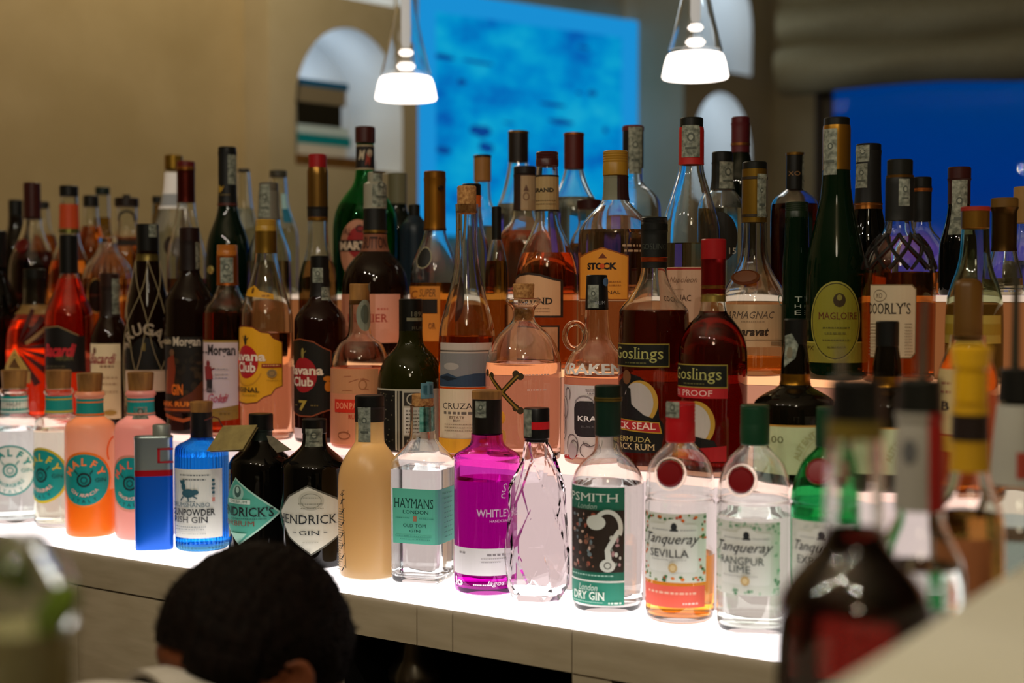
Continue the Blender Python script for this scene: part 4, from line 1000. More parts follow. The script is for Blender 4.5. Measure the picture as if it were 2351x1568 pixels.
L = B.lab(1350); L.rect(1294, 886, 1450, 1052, 'cfc6c4'); k = '2a2628'; L.rect(1320, 922, 1420, 1004, k, 16); L.text('KRAKEN', 1328, 1412, 956, 968, 'e8e4e2', bold=.02); L.text('BLACK', 1336, 1366, 978, 983, '6a6668'); L.ring(1342, 935, 26, 26, 3, '8a8284', 20, 160)
for (x, y, rx, ry, a0, a1) in ((1306, 908, 10, 16, -60, 250), (1300, 940, 14, 26, -80, 90), (1296, 985, 14, 30, -90, 90), (1316, 1025, 18, 26, 0, 360), (1320, 1030, 12, 18, 0, 360), (1355, 1014, 16, 12, 180, 380), (1346, 1034, 14, 16, 30, 260), (1300, 960, 6, 40, 0, 360)): L.ring(x, y, rx, ry, 2, '5a5052', a0, a1)
L.ell(1317, 1038, 13, 18, 'a89ca0'); L.scrib(1346, 1380, 894, 3, '8a8284'); L.scrib(1350, 1380, 902, 3, '8a8284'); L.done()
L = B.lab(1310); L.poly([(1296, 1050), (1330, 1046), (1316, 1058), (1296, 1058)], 'a8121a'); L.done('red_band')


def rum_seal(lab, cx, prof, capd, liq, lx, y0, red, hw, dv=0):
    B = BT('rum_bottle', lab, 'B', cx, prof, capd, glass='clear', liq=liq, cat='rum bottle', dv=dv)
    L = B.lab(lx); w = 62
    L.rect(lx - w, y0, lx + w, y0 + 54, '8a7a2e'); L.rect(lx - w + 2, y0 + 3, lx + w - 2, y0 + 51, '0f110d'); L.text('Goslings', lx - w + 4, lx + w - 14, y0 + 8, y0 + 44, 'a3a25c', serif=1); L.scrib(lx - 36, lx + 10, y0 + 43, 3, '55552c')
    L.done('name_label'); return B


B = rum_seal('tall dark rum bottle with clear neck, black label and white seal picture', 1501, [(600, 29), (622, 29), (650, 36), (680, 54), (706, 76), (722, 82), (1050, 82)], D(500, 532, 31, '0d100e', 'screw'), (714, '5a1808'), 1474, 790, False, 82, .012)
B.foil(530, 592, '0d100e', 'capsule', False); B.foil(592, 602, 'a8481c', 'copper_band'); B.foil(602, 616, '10110f', 'capsule_edge', False)
L = B.lab(1470).fit(550); L.text('GOSLINGS', 1474, 1530, 560, 574, '3a4038'); L.done('capsule_lettering')
L = B.lab(1466); L.poly([(1410, 930), (1424, 880), (1444, 858), (1470, 866), (1500, 890), (1512, 930), (1514, 960), (1524, 975), (1524, 1000), (1516, 1040), (1410, 1044)], '0c0c0a'); L.ell(1470, 925, 42, 50, 'b08a34'); L.ell(1464, 926, 38, 46, 'a9a29c'); L.ell(1441, 868, 13, 16, '6a4426')
L.poly([(1410, 960), (1440, 905), (1442, 890), (1450, 894), (1452, 930), (1480, 954), (1514, 966), (1410, 975)], '0f100e'); L.poly([(1410, 962), (1514, 970), (1520, 996), (1410, 988)], 'a8861f'); L.poly([(1410, 964), (1512, 972), (1516, 993), (1410, 985)], 'a01d1e'); L.text('BLACK SEAL', 1400, 1506, 971, 987, 'dac0b0', bold=.01, serif=1); L.text('BERMUDA', 1424, 1496, 1004, 1016, 'b5a35c', serif=1); L.text('BLACK RUM', 1414, 1504, 1020, 1034, 'cfb884', serif=1); L.done('seal_label')
B = rum_seal('dark red rum bottle with red capsule and overproof label', 1637, [(680, 27), (720, 31), (732, 44), (760, 66), (790, 77), (820, 80), (1040, 79)], D(550, 600, 29, '8c1014'), (716, '5c0806'), 1608, 838, True, 80, -.002)
B.foil(596, 656, '7c1214', 'capsule'); B.foil(656, 664, '8a5a24', 'gold_ring'); B.foil(664, 676, '6a0f10', 'capsule_edge'); B.foil(676, 694, 'a8924c', 'gold_band')
L = B.lab(1608); L.rect(1546, 892, 1670, 916, 'a81c22'); L.text('151 PROOF', 1546, 1636, 897, 911, 'ddb8b0', serif=1); L.done('proof_label')
L = B.lab(1600); L.ell(1600, 975, 44, 52, 'a8852e'); L.ell(1596, 976, 38, 46, 'aaa49c'); L.poly([(1545, 1020), (1580, 1000), (1640, 1012), (1648, 1026), (1600, 1040), (1545, 1044)], '0d0d0b'); L.poly([(1545, 1040), (1668, 1024), (1668, 1060), (1545, 1062)], 'a0141a'); L.done('seal_label')


def cream_brandy(lab, cx, y0, hw, strip=True):
    B = BT('rum_bottle', lab, 'B', cx, [(y0 + 50, 26), (y0 + 66, 27), (y0 + 90, 32), (y0 + 125, 34), (y0 + 148, 33), (y0 + 158, 42), (y0 + 172, 72), (y0 + 186, 92), (y0 + 200, hw), (1040, hw)], D(y0, y0 + 60, 27, '0c0d0b'), glass='dark:0d0a05', cat='rum bottle', group='dark bottles with cream laurel labels')
    if strip:
        L = B.lab(cx - 8).fit(y0 + 100); L.poly([(cx - 28, y0 + 40), (cx - 10, y0 + 34), (cx + 8, y0 + 60), (cx, y0 + 90), (cx - 24, y0 + 112)], STRIP()); L.ell(cx - 14, y0 + 78, 8, 14, '6a6450'); L.done('tax_strip')
    B.foil(y0 + 126, y0 + 150, '8a6018', 'gold_ring')
    L = B.lab(cx - 10); L.rect(cx - 94, y0 + 246, cx + 66, 1090, 'aeb48c'); L.rect(cx - 94, y0 + 244, cx + 66, y0 + 248, 'a8782c'); L.text('100', cx - 62, cx - 25, y0 + 270, y0 + 286, '5a5a34', serif=1); L.arc('AUTENTICO', cx + 70, y0 + 330, 74, 170, 90, 14, '9a9a6c'); L.ring(cx + 70, y0 + 330, 62, 62, 2, 'a5a478', 90, 190); L.done(); return B


cream_brandy('squat dark bottle with bulging neck and pale laurel label, right of the red capsule rum', 1826, 733, 97)
cream_brandy('squat dark bottle with bulging neck, behind the foreground pourers', 2037, 738, 92, False)
B = BT('brandy_bottle', 'amber bottle with cream label and rounded brown stopper, behind the yellow pourer', 'B', 2222, [(770, 42), (795, 44), (830, 60), (870, 72), (1060, 72)], [D(640, 782, 33, '5a3c12', 'dome', name='stopper', hw1=34)], glass='clear', liq=(800, 'b0601c'), cat='brandy bottle')
L = B.lab(2200); L.rect(2150, 850, 2260, 1000, 'b8a070'); L.text('B', 2166, 2182, 924, 946, '2a2420', bold=.03, serif=1); L.scrib(2164, 2184, 880, 5, '8a4a3a'); L.scrib(2164, 2184, 900, 5, '8a4a3a'); L.rect(2150, 1004, 2260, 1040, 'a8801c'); L.done()
# ------------------------------------------------------------------ third and top rows
def V(kind, lab, row, cx, top, cb, ch, cc, prof, **k):
    """shorthand: cap from top to cb of half width ch and colour cc, then the glass"""
    st = k.pop('st', 'plain'); kind_cat = kind.replace('_', ' ')
    return BT(kind, lab, row, cx, prof, [D(top, cb, ch, cc, st)], cat=kind_cat, **k)


AMB, CLR = 'c8701c', 'e9eceb'
# --- far left
B = V('liqueur_bottle', 'conical clear bottle half full of dark liquid with dark red capsule, far left', 'C', 78, 420, 505, 20, '35100c', [(500, 21), (520, 22), (560, 36), (590, 50), (620, 56), (760, 56)], glass='clear', liq=(578, '2a0805'), dv=.0)
B.disc(45, 565, 18, '5a0f0c', .003, 'medallion')
V('whisky_bottle', 'small dark bottle behind the conical one at far left', 'E', 40, 459, 500, 17, '0d100d', [(495, 17), (530, 19), (560, 34), (585, 38), (680, 38)], glass='dark:15100a')
V('whisky_bottle', 'dark topped amber bottle right behind the conical flask, far left', 'E', 104, 463, 480, 13, '17140e', [(478, 13), (520, 15), (545, 28), (570, 34), (680, 34)], glass='clear', liq=(540, AMB))
B = V('whisky_bottle', 'amber bottle with black cap and broad orange neck band', 'C', 162, 427, 452, 22, '0e0f0d', [(446, 21), (520, 22), (560, 26), (600, 44), (640, 52), (760, 52)], glass='clear', liq=(600, AMB), dv=.0)
B.foil(470, 526, 'b5431c', 'neck_band', False); B.foil(526, 536, '6a6a34', 'gold_ring')
V('whisky_bottle', 'amber bottle with flat dark cap, second from the orange banded one', 'D', 212, 449, 476, 18, '14130f', [(472, 17), (500, 18), (530, 22), (560, 38), (590, 42), (670, 42)], glass='clear', liq=(520, 'e08020'))
V('whisky_bottle', 'clear bottle with small green black cap among the ambers', 'E', 239, 430, 448, 17, '12201a', [(444, 16), (500, 17), (540, 19), (560, 34), (590, 38), (670, 38)], glass='clear', liq=(500, 'b08a30'))
B = V('whisky_bottle', 'cut glass decanter with round dark gold rimmed label', 'C', 250, 545, 560, 22, '6a5a40', [(556, 20), (580, 24), (600, 42), (622, 56), (650, 60), (700, 58), (770, 54)], glass='clear', liq=(640, 'd88a3a'), sec=lambda t: 1 + .03 * math.cos(16 * t), seg=96, st='glass')
B.sec = None; L = B.lab(222); L.ell(222, 680, 26, 42, 'a08040'); L.ell(222, 680, 22, 38, '120d08'); L.scrib(206, 236, 676, 5, '4a2418'); L.done()
B = V('whisky_bottle', 'wide capped amber decanter with black arch on its neck', 'D', 294, 455, 476, 28, '1c120c', [(470, 24), (500, 25), (520, 23), (545, 30), (570, 46), (600, 50), (670, 50)], glass='clear', liq=(545, 'e0903a'))
B.cap(447, 457, 9, '1c120c', name='cap_knob'); L = B.lab(294).fit(490); L.ring(294, 508, 24, 26, 6, '100c08', 0, 180); L.done('arch_band'); B.foil(552, 566, '1a0f0a', 'dark_band', False)
V('whisky_bottle', 'tan necked bottle with black cap just left of the bright clear one', 'E', 366, 451, 468, 14, '10120f', [(464, 13), (520, 15), (560, 20), (585, 34), (670, 34)], glass='clear', liq=(470, 'b89868'))
# --- bright clear one, red capsule, green
B = V('vodka_bottle', 'tall clear bottle with gold cap and brown hanging medallion', 'D', 402, 357, 392, 21, '8a6a24', [(388, 21), (440, 25), (480, 34), (520, 47), (550, 50), (672, 50)], glass='clear', liq=(470, 'eef1f2'), st='metal')
B.disc(398, 566, 19, '24150c', .004, 'medallion', ry=24); L = B.lab(405).fit(430); L.rect(380, 396, 424, 446, 'f4f6f8'); L.rect(380, 446, 424, 474, '9aa2aa'); L.rect(378, 474, 426, 480, 'f4f6f8'); L.done('neck_label')
B = V('liqueur_bottle', 'clear bottle with dark red capsule and a loose brown strap', 'C', 430, 371, 386, 21, '5a1410', [(460, 20), (500, 24), (540, 34), (580, 44), (600, 46), (770, 46)], glass='clear', liq=(640, '9a5a2c'), dv=.028)
B.foil(386, 466, '4a160e', 'capsule'); B.foil(384, 392, '8a5a24', 'gold_ring')
B = V('wine_bottle', 'deep green bottle with long black capsule, left of centre', 'C', 525, 338, 352, 21, '0b0d0b', [(420, 20), (470, 21), (500, 27), (530, 40), (560, 49), (600, 51), (770, 51)], glass='dark:04140a', dv=.0)
B.foil(350, 472, '0b0d0c', 'capsule', False); B.foil(468, 474, '4a1c14', 'capsule_ring', False); B.strip(526, 544, 356, 424)
L = B.lab(514).fit(440); L.poly([(506, 424), (512, 432), (518, 426), (512, 440), (506, 444)], 'a8862c'); L.scrib(508, 530, 446, 3, '6a5a30'); L.done('gold_mark'); B.disc(487, 620, 9, 'b5a860', .003, 'gold_bead', .6)
V('vodka_bottle', 'clear slim bottle partly hidden right of the deep green one', 'E', 562, 388, 396, 14, '2a2c2c', [(394, 14), (440, 17), (490, 22), (520, 34), (545, 38), (672, 38)], glass='clear', liq=(480, 'cfdde4'))
B = V('vodka_bottle', 'clear bottle with paper strip over a black stopper, above the yellow label', 'C', 619, 420, 440, 22, '5d584e', [(436, 22), (500, 24), (530, 30), (570, 46), (600, 52), (770, 52)], glass='clear', liq=(600, 'c0b49a'), dv=.02)
B.foil(438, 505, '6a675c', 'paper_seal', False); B.strip(598, 622, 424, 500)
B = V('vodka_bottle', 'clear bottle with dark cap and a teal stripe, behind the paper sealed one', 'E', 641, 392, 408, 20, '3a382e', [(404, 19), (440, 21), (480, 24), (520, 42), (550, 46), (672, 46)], glass='clear', liq=(500, 'dbe6ea'))
L = B.lab(652).fit(460); L.rect(648, 445, 660, 500, '9cc4c8'); L.rect(648, 480, 660, 512, '146a86'); L.done('teal_stripe')
B = V('brandy_bottle', 'clear necked bottle with red cap over a gold capsule', 'C', 731, 355, 388, 21, '8f1418', [(480, 23), (540, 23), (580, 27), (620, 40), (650, 45), (770, 45)], glass='clear', liq=(600, '6a4a24'), dv=.012)
B.foil(386, 478, '7a5a28', 'capsule'); B.foil(476, 500, '14110d', 'dark_ring', False); B.foil(500, 508, '8a6424', 'gold_ring')
# --- vermouth and neighbours
B = V('vermouth_bottle', 'tall green bottle with brown cap and round pink label', 'D', 840, 292, 330, 23, '3a1410', [(328, 20), (390, 21), (424, 26), (445, 44), (475, 65), (510, 74), (560, 75), (675, 73)], glass='tint:0a7a32', liq=(470, '7acc8a'), st='grip')
L = B.lab(838).fit(360); L.rect(818, 335, 864, 388, '14110f'); L.rect(818, 333, 864, 336, 'a8987a'); L.rect(818, 387, 864, 390, 'a8987a'); L.text('M', 826, 840, 345, 368, 'b0a48c', sh=.3, bold=.03); L.text('M', 840, 852, 352, 380, '8a3424', sh=.3, bold=.03); L.ell(850, 352, 6, 9, 'a89c86'); L.done('neck_label')
L = B.lab(822); L.ell(822, 574, 46, 68, 'b07a60'); L.ell(832, 558, 36, 38, '8a1c1c'); L.rect(780, 552, 870, 578, '120f0d'); L.text('MARTINI', 784, 872, 555, 575, 'c9b49c', bold=.04); L.text('AL', 790, 808, 524, 540, '2a1814', sh=.3); L.arc('C', 826, 560, 34, 92, 90, 16, '2a1814'); L.done('round_label')
B = V('liqueur_bottle', 'dark brown dome shouldered bottle with a pink label and tall paper strip', 'C', 862, 396, 420, 16, '8a8878', [(470, 25), (525, 26), (575, 29), (592, 48), (615, 66), (645, 75), (680, 77), (860, 76)], glass='dark:160a05', dv=-.002)
B.foil(476, 534, '0d0f0d', 'capsule', False); B.foil(418, 480, '8a8878', 'stopper_sleeve', False); B.foil(530, 536, '8a6a2c', 'gold_ring'); B.strip(858, 886, 394, 476)
L = B.lab(862).fit(560); L.rect(834, 538, 890, 578, '7a4a34'); L.text('BUTTON', 838, 886, 544, 572, '2c1410', bold=.02); L.done('neck_label')
L = B.lab(862); L.rect(778, 676, 918, 788, 'c08468'); L.rect(862, 676, 918, 788, 'd29a86'); L.text('BERNIER', 800, 890, 722, 740, 'a0382c', serif=1); L.scrib(866, 890, 708, 4, 'b86050'); L.done()
B = V('whisky_bottle', 'dark green bottle with pale grey green cap, just right of the tall green one', 'E', 913, 398, 470, 22, '6a6850', [(466, 20), (490, 24), (510, 40), (530, 46), (672, 46)], glass='dark:061009')
V('whisky_bottle', 'dark navy square shouldered bottle left of the gold capsule', 'D', 952, 470, 500, 13, '10120f', [(496, 14), (505, 20), (520, 34), (560, 34), (672, 34)], glass='paint:10222e')
B = V('rum_bottle', 'clear bottle with long gold wired capsule and oval black label', 'C', 999, 394, 412, 25, '8a5c1e', [(520, 24), (545, 27), (575, 40), (605, 52), (640, 58), (820, 57)], glass='clear', liq=(650, 'e08a30'), st='metal', dv=.022)
B.foil(410, 530, '96651f', 'capsule'); B.foil(526, 530, '5a3a18', 'capsule_ring'); B.disc(1026, 430, 6, '2a1a10', .006, 'wire_knot')
L = B.lab(968); L.ell(968, 592, 24, 25, '8a8468'); L.ell(968, 592, 21, 22, '0e0d0a'); L.done('oval_label')
L = B.lab(966); L.rect(914, 658, 1010, 784, 'c8802e'); L.text('C', 946, 960, 668, 686, '7a3a1c', sh=.2); L.text('SUPER', 964, 1000, 664, 682, '6a4420', sh=.2); L.rect(960, 688, 1004, 720, '1a120c'); L.text('OR', 984, 1000, 742, 756, '6a3a1c', serif=1); L.done()
B = V('brandy_bottle', 'clear three sided bottle with black round label, right of the gold capsule', 'C', 1083, 423, 452, 22, '0f100e', [(470, 21), (520, 26), (570, 40), (620, 40), (680, 44), (820, 43)], glass='clear', liq=(700, 'a8742a'), sec=lambda t: 1 + .05 * math.cos(3 * t), dv=.0)
B.sec = None; B.foil(450, 476, 'c25a1c', 'orange_band', False); L = B.lab(1040); L.ell(1042, 685, 34, 54, '0c0c0a'); L.arc('VECCHIA', 1042, 685, 30, 210, 90, 14, 'b5b09c', wf=.8); L.done('round_label')
V('whisky_bottle', 'clear bottle with black topped tan cap, before the blue picture', 'E', 1108, 360, 418, 20, '8a6030', [(414, 18), (440, 18), (470, 21), (490, 36), (515, 42), (672, 42)], glass='clear', liq=(520, 'd8d4c8')).cap(357, 364, 21, '14110d', name='cap_top')
B = V('whisky_bottle', 'greenish clear bottle of amber with slim black neck', 'C', 1140, 475, 552, 11, '0d0f0d', [(548, 11), (560, 15), (590, 23), (630, 27), (820, 27)], glass='clear', liq=(600, 'c88a3a'), dv=-.015)
# --- centre, against the blue
V('vodka_bottle', 'clear flared bottle with dark gold rimmed cap, in front of the blue picture', 'E', 1190, 304, 374, 23, '1a1410', [(370, 22), (400, 26), (450, 38), (480, 52), (510, 56), (672, 54)], glass='clear', liq=(470, CLR)).cap(302, 308, 24, '7a5a2c', 'metal', name='cap_rim')
B = V('liqueur_bottle', 'clear bottle of orange liquid with black cap, behind the cream collared one', 'D', 1205, 383, 402, 26, '1a1512', [(398, 25), (484, 25), (510, 32), (535, 56), (565, 66), (672, 64)], glass='clear', liq=(532, 'ff8a5a'), dv=-.01)
B.foil(402, 484, '2a1a14', 'capsule', False); L = B.lab(1216).fit(450); L.rect(1196, 404, 1228, 484, '9a8464'); L.ring(1208, 452, 7, 9, 2, '5a3a28'); L.poly([(1202, 440), (1208, 424), (1214, 440)], '5a4030'); L.done('neck_label')
B = V('cognac_bottle', 'bell shaped bottle of amber with cream neck collar and black framed label', 'C', 1256, 350, 384, 26, '3c1512', [(382, 24), (400, 26), (486, 26), (510, 28), (540, 40), (575, 58), (610, 69), (650, 72), (862, 70)], glass='clear', liq=(582, 'e07a3a'), st='screw', dv=-.002)
L = B.lab(1244).fit(440); L.rect(1222, 402, 1284, 484, '9c855a'); L.rect(1222, 402, 1284, 406, '1a1612'); L.rect(1222, 482, 1284, 486, '2a2018'); L.text('LEGRAND', 1218, 1270, 432, 442, '2a2418', bold=.03); L.scrib(1232, 1274, 460, 2, '6a5a3c'); L.scrib(1232, 1274, 468, 2, '6a5a3c'); L.done('neck_collar')
L = B.lab(1236); P = [(1172, 640), (1190, 630), (1212, 626), (1240, 630), (1272, 640), (1292, 644), (1292, 730), (1172, 730)]
L.poly(P, '2c2018'); L.poly([(1232 + (x - 1232) * .9, 682 + (y - 682) * .9) for x, y in P], 'c8a078'); L.text('LEGRAND', 1184, 1268, 684, 700, '1c1612', bold=.02, serif=1); L.scrib(1222, 1262, 708, 2, '9a7a5a'); L.scrib(1222, 1262, 715, 2, '9a7a5a'); L.done()
L = B.lab(1236); L.rect(1176, 748, 1284, 830, '2c2018'); L.rect(1180, 752, 1280, 826, 'b88a64'); L.done('lower_label')
B = V('vodka_bottle', 'clear sloping bottle with deep red capsule against the blue picture', 'E', 1317, 308, 390, 23, '4a1510', [(386, 21), (410, 26), (440, 38), (465, 54), (490, 60), (672, 58)], glass='clear', liq=(455, 'd5e4ea')); B.foil(306, 312, 'a05a2c', 'cap_rim')
V('whisky_bottle', 'short clear bottle with wide dark red cap, beside the orange pentagon label', 'D', 1352, 460, 482, 28, '2e1210', [(478, 26), (490, 27), (520, 24), (545, 40), (570, 46), (672, 46)], glass='clear', liq=(560, 'e0a878'), dv=.0)
B = V('brandy_bottle', 'broad clear bottle with gold screw cap and orange pentagon label', 'C', 1412, 348, 406, 29, '96701f', [(402, 28), (460, 29), (475, 40), (500, 66), (525, 82), (550, 86), (862, 84)], glass='clear', liq=(530, 'e6b896'), st='screw', dv=0)
L = B.lab(1412).fit(430); L.rect(1386, 404, 1416, 460, '6f705c'); L.rect(1416, 404, 1448, 460, '2c120c'); L.done('neck_label')
L = B.lab(1386); P = [(1330, 590), (1384, 568), (1442, 588), (1442, 690), (1330, 690)]
L.poly(P, '8a4a14'); L.poly([(1386 + (x - 1386) * .95, 634 + (y - 634) * .95) for x, y in P], 'd08a2c'); L.poly([(1374, 594), (1384, 582), (1394, 594)], '6a3014'); L.text('STOCK', 1350, 1416, 604, 620, '1d1410', bold=.05); L.ell(1383, 612, 6, 6, 'c04a1a'); L.text('ORIGINAL', 1356, 1424, 668, 676, '3a2010', serif=1)
for y in (646, 654): L.scrib(1390, 1424, y, 3, '9a6020')
L.done('pentagon_label')
L = B.lab(1462); L.scrib(1428, 1472, 562, 5, 'b09070'); L.scrib(1432, 1472, 574, 5, 'b09070'); L.done('side_lettering')
B = V('grappa_bottle', 'clear round shouldered bottle with black red capsule and long paper strip', 'E', 1452, 292, 388, 24, '15100e', [(384, 22), (425, 23), (438, 44), (460, 62), (490, 65), (672, 63)], glass='clear', liq=(500, CLR)); B.foil(290, 302, '5a1418', 'cap_rim', False); B.strip(1442, 1472, 292, 400)
B = V('brandy_bottle', 'tall clear cone necked bottle with red capsule and grey paper strip', 'C', 1585, 272, 296, 27, '0f120f', [(376, 28), (400, 30), (450, 46), (500, 62), (540, 69), (862, 68)], glass='clear', liq=(560, 'd8c8a8'), dv=.0)
B.foil(294, 380, 'a01c18', 'capsule', False); B.strip(1564, 1604, 288, 362)
L = B.lab(1566); L.rect(1500, 614, 1626, 740, 'c9a58a'); L.rect(1500, 616, 1626, 620, 'a02a24'); L.text('Napoleon', 1538, 1600, 636, 654, '8a6a54', sh=.4); L.scrib(1546, 1570, 664, 2, 'a08468'); L.text('COGNAC', 1528, 1586, 678, 692, '5a4434', serif=1); L.done()
B = V('wine_bottle', 'dark bottle with maroon capsule before the small arched niche', 'E', 1697, 270, 286, 21, '4a1018', [(350, 20), (380, 27), (410, 40), (440, 44), (672, 43)], glass='dark:060d07'); B.foil(284, 352, '4a0f16', 'capsule', False); B.foil(330, 336, '8a5a2c', 'gold_ring')
B = V('whisky_bottle', 'clear shouldered bottle with black cap, paper strip and dark round label', 'D', 1656, 350, 376, 24, '0c0f0d', [(372, 23), (434, 24), (446, 36), (465, 50), (490, 55), (674, 54)], glass='clear', liq=(480, CLR), dv=-.01); B.foil(374, 436, '0f1411', 'capsule', False); B.strip(1650, 1688, 372, 434)
L = B.lab(1648); L.ell(1648, 545, 46, 58, '14120c'); L.text('15', 1672, 1688, 570, 584, 'b0ac9a'); L.done('round_label')
B = V('brandy_bottle', 'clear bottle with gold capsule, brown oval medallion and cream label', 'C', 1730, 373, 392, 28, '0d0f0b', [(505, 28), (560, 29), (600, 33), (630, 46), (660, 66), (690, 77), (720, 79), (840, 78)], glass='clear', liq=(820, 'ffb45a'), dv=.018)
B.foil(390, 512, '8a6a24', 'capsule'); B.foil(494, 500, '2a1f10', 'capsule_ring', False); B.foil(408, 414, '2a1f10', 'capsule_line', False); B.strip(1736, 1756, 400, 500)
s = B.disc(1704, 640, 34, '5a3016', .006, 'medallion', ry=19)
L = B.lab(1732); L.rect(1662, 700, 1810, 798, 'bfa27e'); L.text('BAS ARMAGNAC', 1650, 1776, 716, 732, '5a4a3c', sh=.3, serif=1); L.scrib(1702, 1754, 738, 3, '9a8264'); L.text('Laravat', 1690, 1764, 752, 772, '3a2c20', sh=.3, bold=.03); L.rect(1662, 781, 1810, 783, '9a8264'); L.rect(1768, 786, 1790, 794, '8a7458'); L.ring(1792, 690, 10, 12, 3, '8a9a88'); L.done()
B = V('cognac_bottle', 'round amber bottle with narrow black capsule, left of the window', 'E', 1822, 353, 440, 20, '0d0d0a', [(436, 20), (446, 34), (460, 50), (480, 56), (672, 54)], glass='clear', liq=(470, '7a2410')); B.foil(352, 358, '7a5a24', 'cap_rim'); L = B.lab(1822).fit(400); L.text('XO', 1808, 1834, 394, 404, '7a5a34'); L.done('neck_lettering'); B.strip(1838, 1850, 356, 440)
B = V('liqueur_bottle', 'dark green bottle with ridged green glass neck and white side lettering', 'C', 1827, 465, 510, 27, '10200f', [(500, 27), (560, 28), (580, 30), (610, 33), (640, 33), (840, 33)], glass='dark:04170b', st='screw', dv=.01)
L = B.lab(1826); L.text('T', 1824, 1840, 682, 694, 'a8b0a4'); L.text('H', 1824, 1838, 700, 708, 'a8b0a4'); L.text('E', 1824, 1838, 714, 724, 'a8b0a4'); L.done('side_lettering')
B = V('whisky_bottle', 'tall green bottle with gold foil neck and oval olive label', 'C', 1917, 272, 292, 30, '0c0e0b', [(385, 31), (450, 35), (500, 46), (560, 60), (610, 70), (660, 72), (840, 72)], glass='dark:06180a', dv=.0)
B.foil(290, 392, '9a6f26', 'gold_foil'); B.strip(1888, 1918, 296, 402)
L = B.lab(1918); L.ell(1918, 738, 62, 92, '8a8638'); L.ell(1918, 738, 58, 88, '1e1c0c'); L.ell(1918, 738, 56, 86, '7f7c22'); L.ell(1926, 690, 14, 16, '33280f'); L.ell(1926, 684, 6, 7, '7a7430'); L.text('MAGLOIRE', 1880, 1964, 718, 734, '5a2414', serif=1); L.scrib(1890, 1950, 752, 3, '4c4a18'); L.scrib(1894, 1940, 764, 4, '5f5c20'); L.scrib(1890, 1950, 780, 3, '5f5c20'); L.scrib(1900, 1940, 796, 3, '5f5c20'); L.done('oval_label')
L = B.lab(1880); L.rect(1848, 786, 1990, 834, '7a772a'); L.rect(1848, 786, 1990, 789, '9a9644'); L.text('PX', 1856, 1870, 796, 806, '3a2a10'); L.done('lower_label')
# --- right, against the window
B = V('wine_bottle', 'black bottle with torn paper strip and gold ring below its capsule', 'D', 1990, 332, 350, 29, '0c0d0c', [(400, 28), (470, 30), (520, 40), (560, 52), (674, 52)], glass='dark:050605'); B.foil(348, 470, '0d0f0d', 'capsule', False); B.foil(468, 482, '7a4a1c', 'gold_ring'); B.strip(1962, 1992, 334, 372); B.strip(1962, 1988, 376, 432)
B = V('rum_bottle', 'broad bell shaped amber bottle with black capsule, netted shoulder and cream label', 'C', 2062, 368, 410, 30, '11130f', [(500, 32), (535, 36), (550, 52), (575, 70), (605, 82), (640, 86), (690, 86), (840, 84)], glass='clear', liq=(628, 'c86a24'), dv=-.007, sec=lambda t: 1)
B.foil(405, 508, '0e100d', 'capsule', False); B.foil(404, 410, '6a4a1c', 'gold_ring'); B.strip(2060, 2092, 412, 474)
L = B.lab(2038); P = [(1968, 654), (2094, 654), (2106, 664), (2106, 812), (2094, 824), (1968, 824)]
L.poly(P, '6a5a3c'); L.poly([(2036 + (x - 2036) * .96, 739 + (y - 739) * .97) for x, y in P], 'b8a98c'); L.ring(2012, 680, 22, 14, 1.5, '5a4c38'); L.text('XO', 2000, 2022, 674, 686, '5a4c38'); L.text("DOORLY'S", 1966, 2090, 696, 722, '2c251c', serif=1)
for i in range(11): L.scrib(1972, 2006, 744 + i * 7, 2, '7a6c54'); L.scrib(2076, 2094, 744 + i * 7, 2, '7a6c54')
L.done()
bm = bmesh.new(); rg = random.Random(6)
for sgn in (1, -1):
    for j in range(10):
        P = []
        for i in range(12):
            y = 540 + 78 * i / 11; z = B.z(y); r = B.env(z) + .001; a = B.beta + j * PI / 5 + sgn * i / 11 * .9; P.append((r * math.cos(a), r * math.sin(a), z))
        tube(bm, P, .0022, 5)
obj('shoulder_net', bm, paint('0d0b08', .6), B.root)
B = V('rum_bottle', 'amber bottle with black copper ringed capsule behind the bell shaped one', 'E', 2112, 408, 436, 23, '12130f', [(508, 22), (530, 26), (550, 46), (575, 64), (605, 70), (674, 69)], glass='clear', liq=(625, 'e0761c')); B.foil(430, 510, '0e100d', 'capsule', False); B.foil(434, 442, 'a5602c', 'copper_ring')
L = B.lab(2130); L.rect(2095, 650, 2180, 674, 'c06a24'); L.text('NK', 2108, 2130, 662, 672, '3a1c10', serif=1); L.done()
B = V('liqueur_bottle', 'dark bottle with maroon cap and long grey paper strip before the window', 'D', 2198, 385, 414, 27, '32100e', [(460, 25), (490, 27), (530, 36), (560, 46), (674, 46)], glass='dark:070807'); B.foil(412, 470, '2c0f0d', 'capsule', False); B.strip(2182, 2216, 414, 540)
B = V('brandy_bottle', 'greenish clear bottle with wide gold cap near the right edge', 'C', 2236, 478, 528, 33, '8a6424', [(524, 32), (580, 34), (620, 42), (660, 58), (700, 68), (862, 68)], glass='tint:b8c8a4', liq=(700, 'a8a070'), st='metal'); B.foil(476, 486, '8a2418', 'red_rim', False)
L = B.lab(2222); L.rect(2168, 725, 2296, 790, '9a8a3c'); L.rect(2168, 745, 2296, 770, '8a7420'); L.done()
V('liqueur_bottle', 'clear bottle with tall brown gold capsule at the right edge', 'D', 2302, 456, 480, 32, '5f451a', [(570, 28), (600, 34), (630, 44), (655, 46), (672, 46)], glass='clear', liq=(640, 'b0a890'), dv=.0).foil(478, 578, '4a3414', 'capsule')
V('whisky_bottle', 'clear bottle with pale tan cap cut by the right edge', 'E', 2350, 430, 514, 28, '8a6a3c', [(510, 26), (540, 30), (570, 46), (600, 52), (674, 52)], glass='clear', liq=(600, CLR))
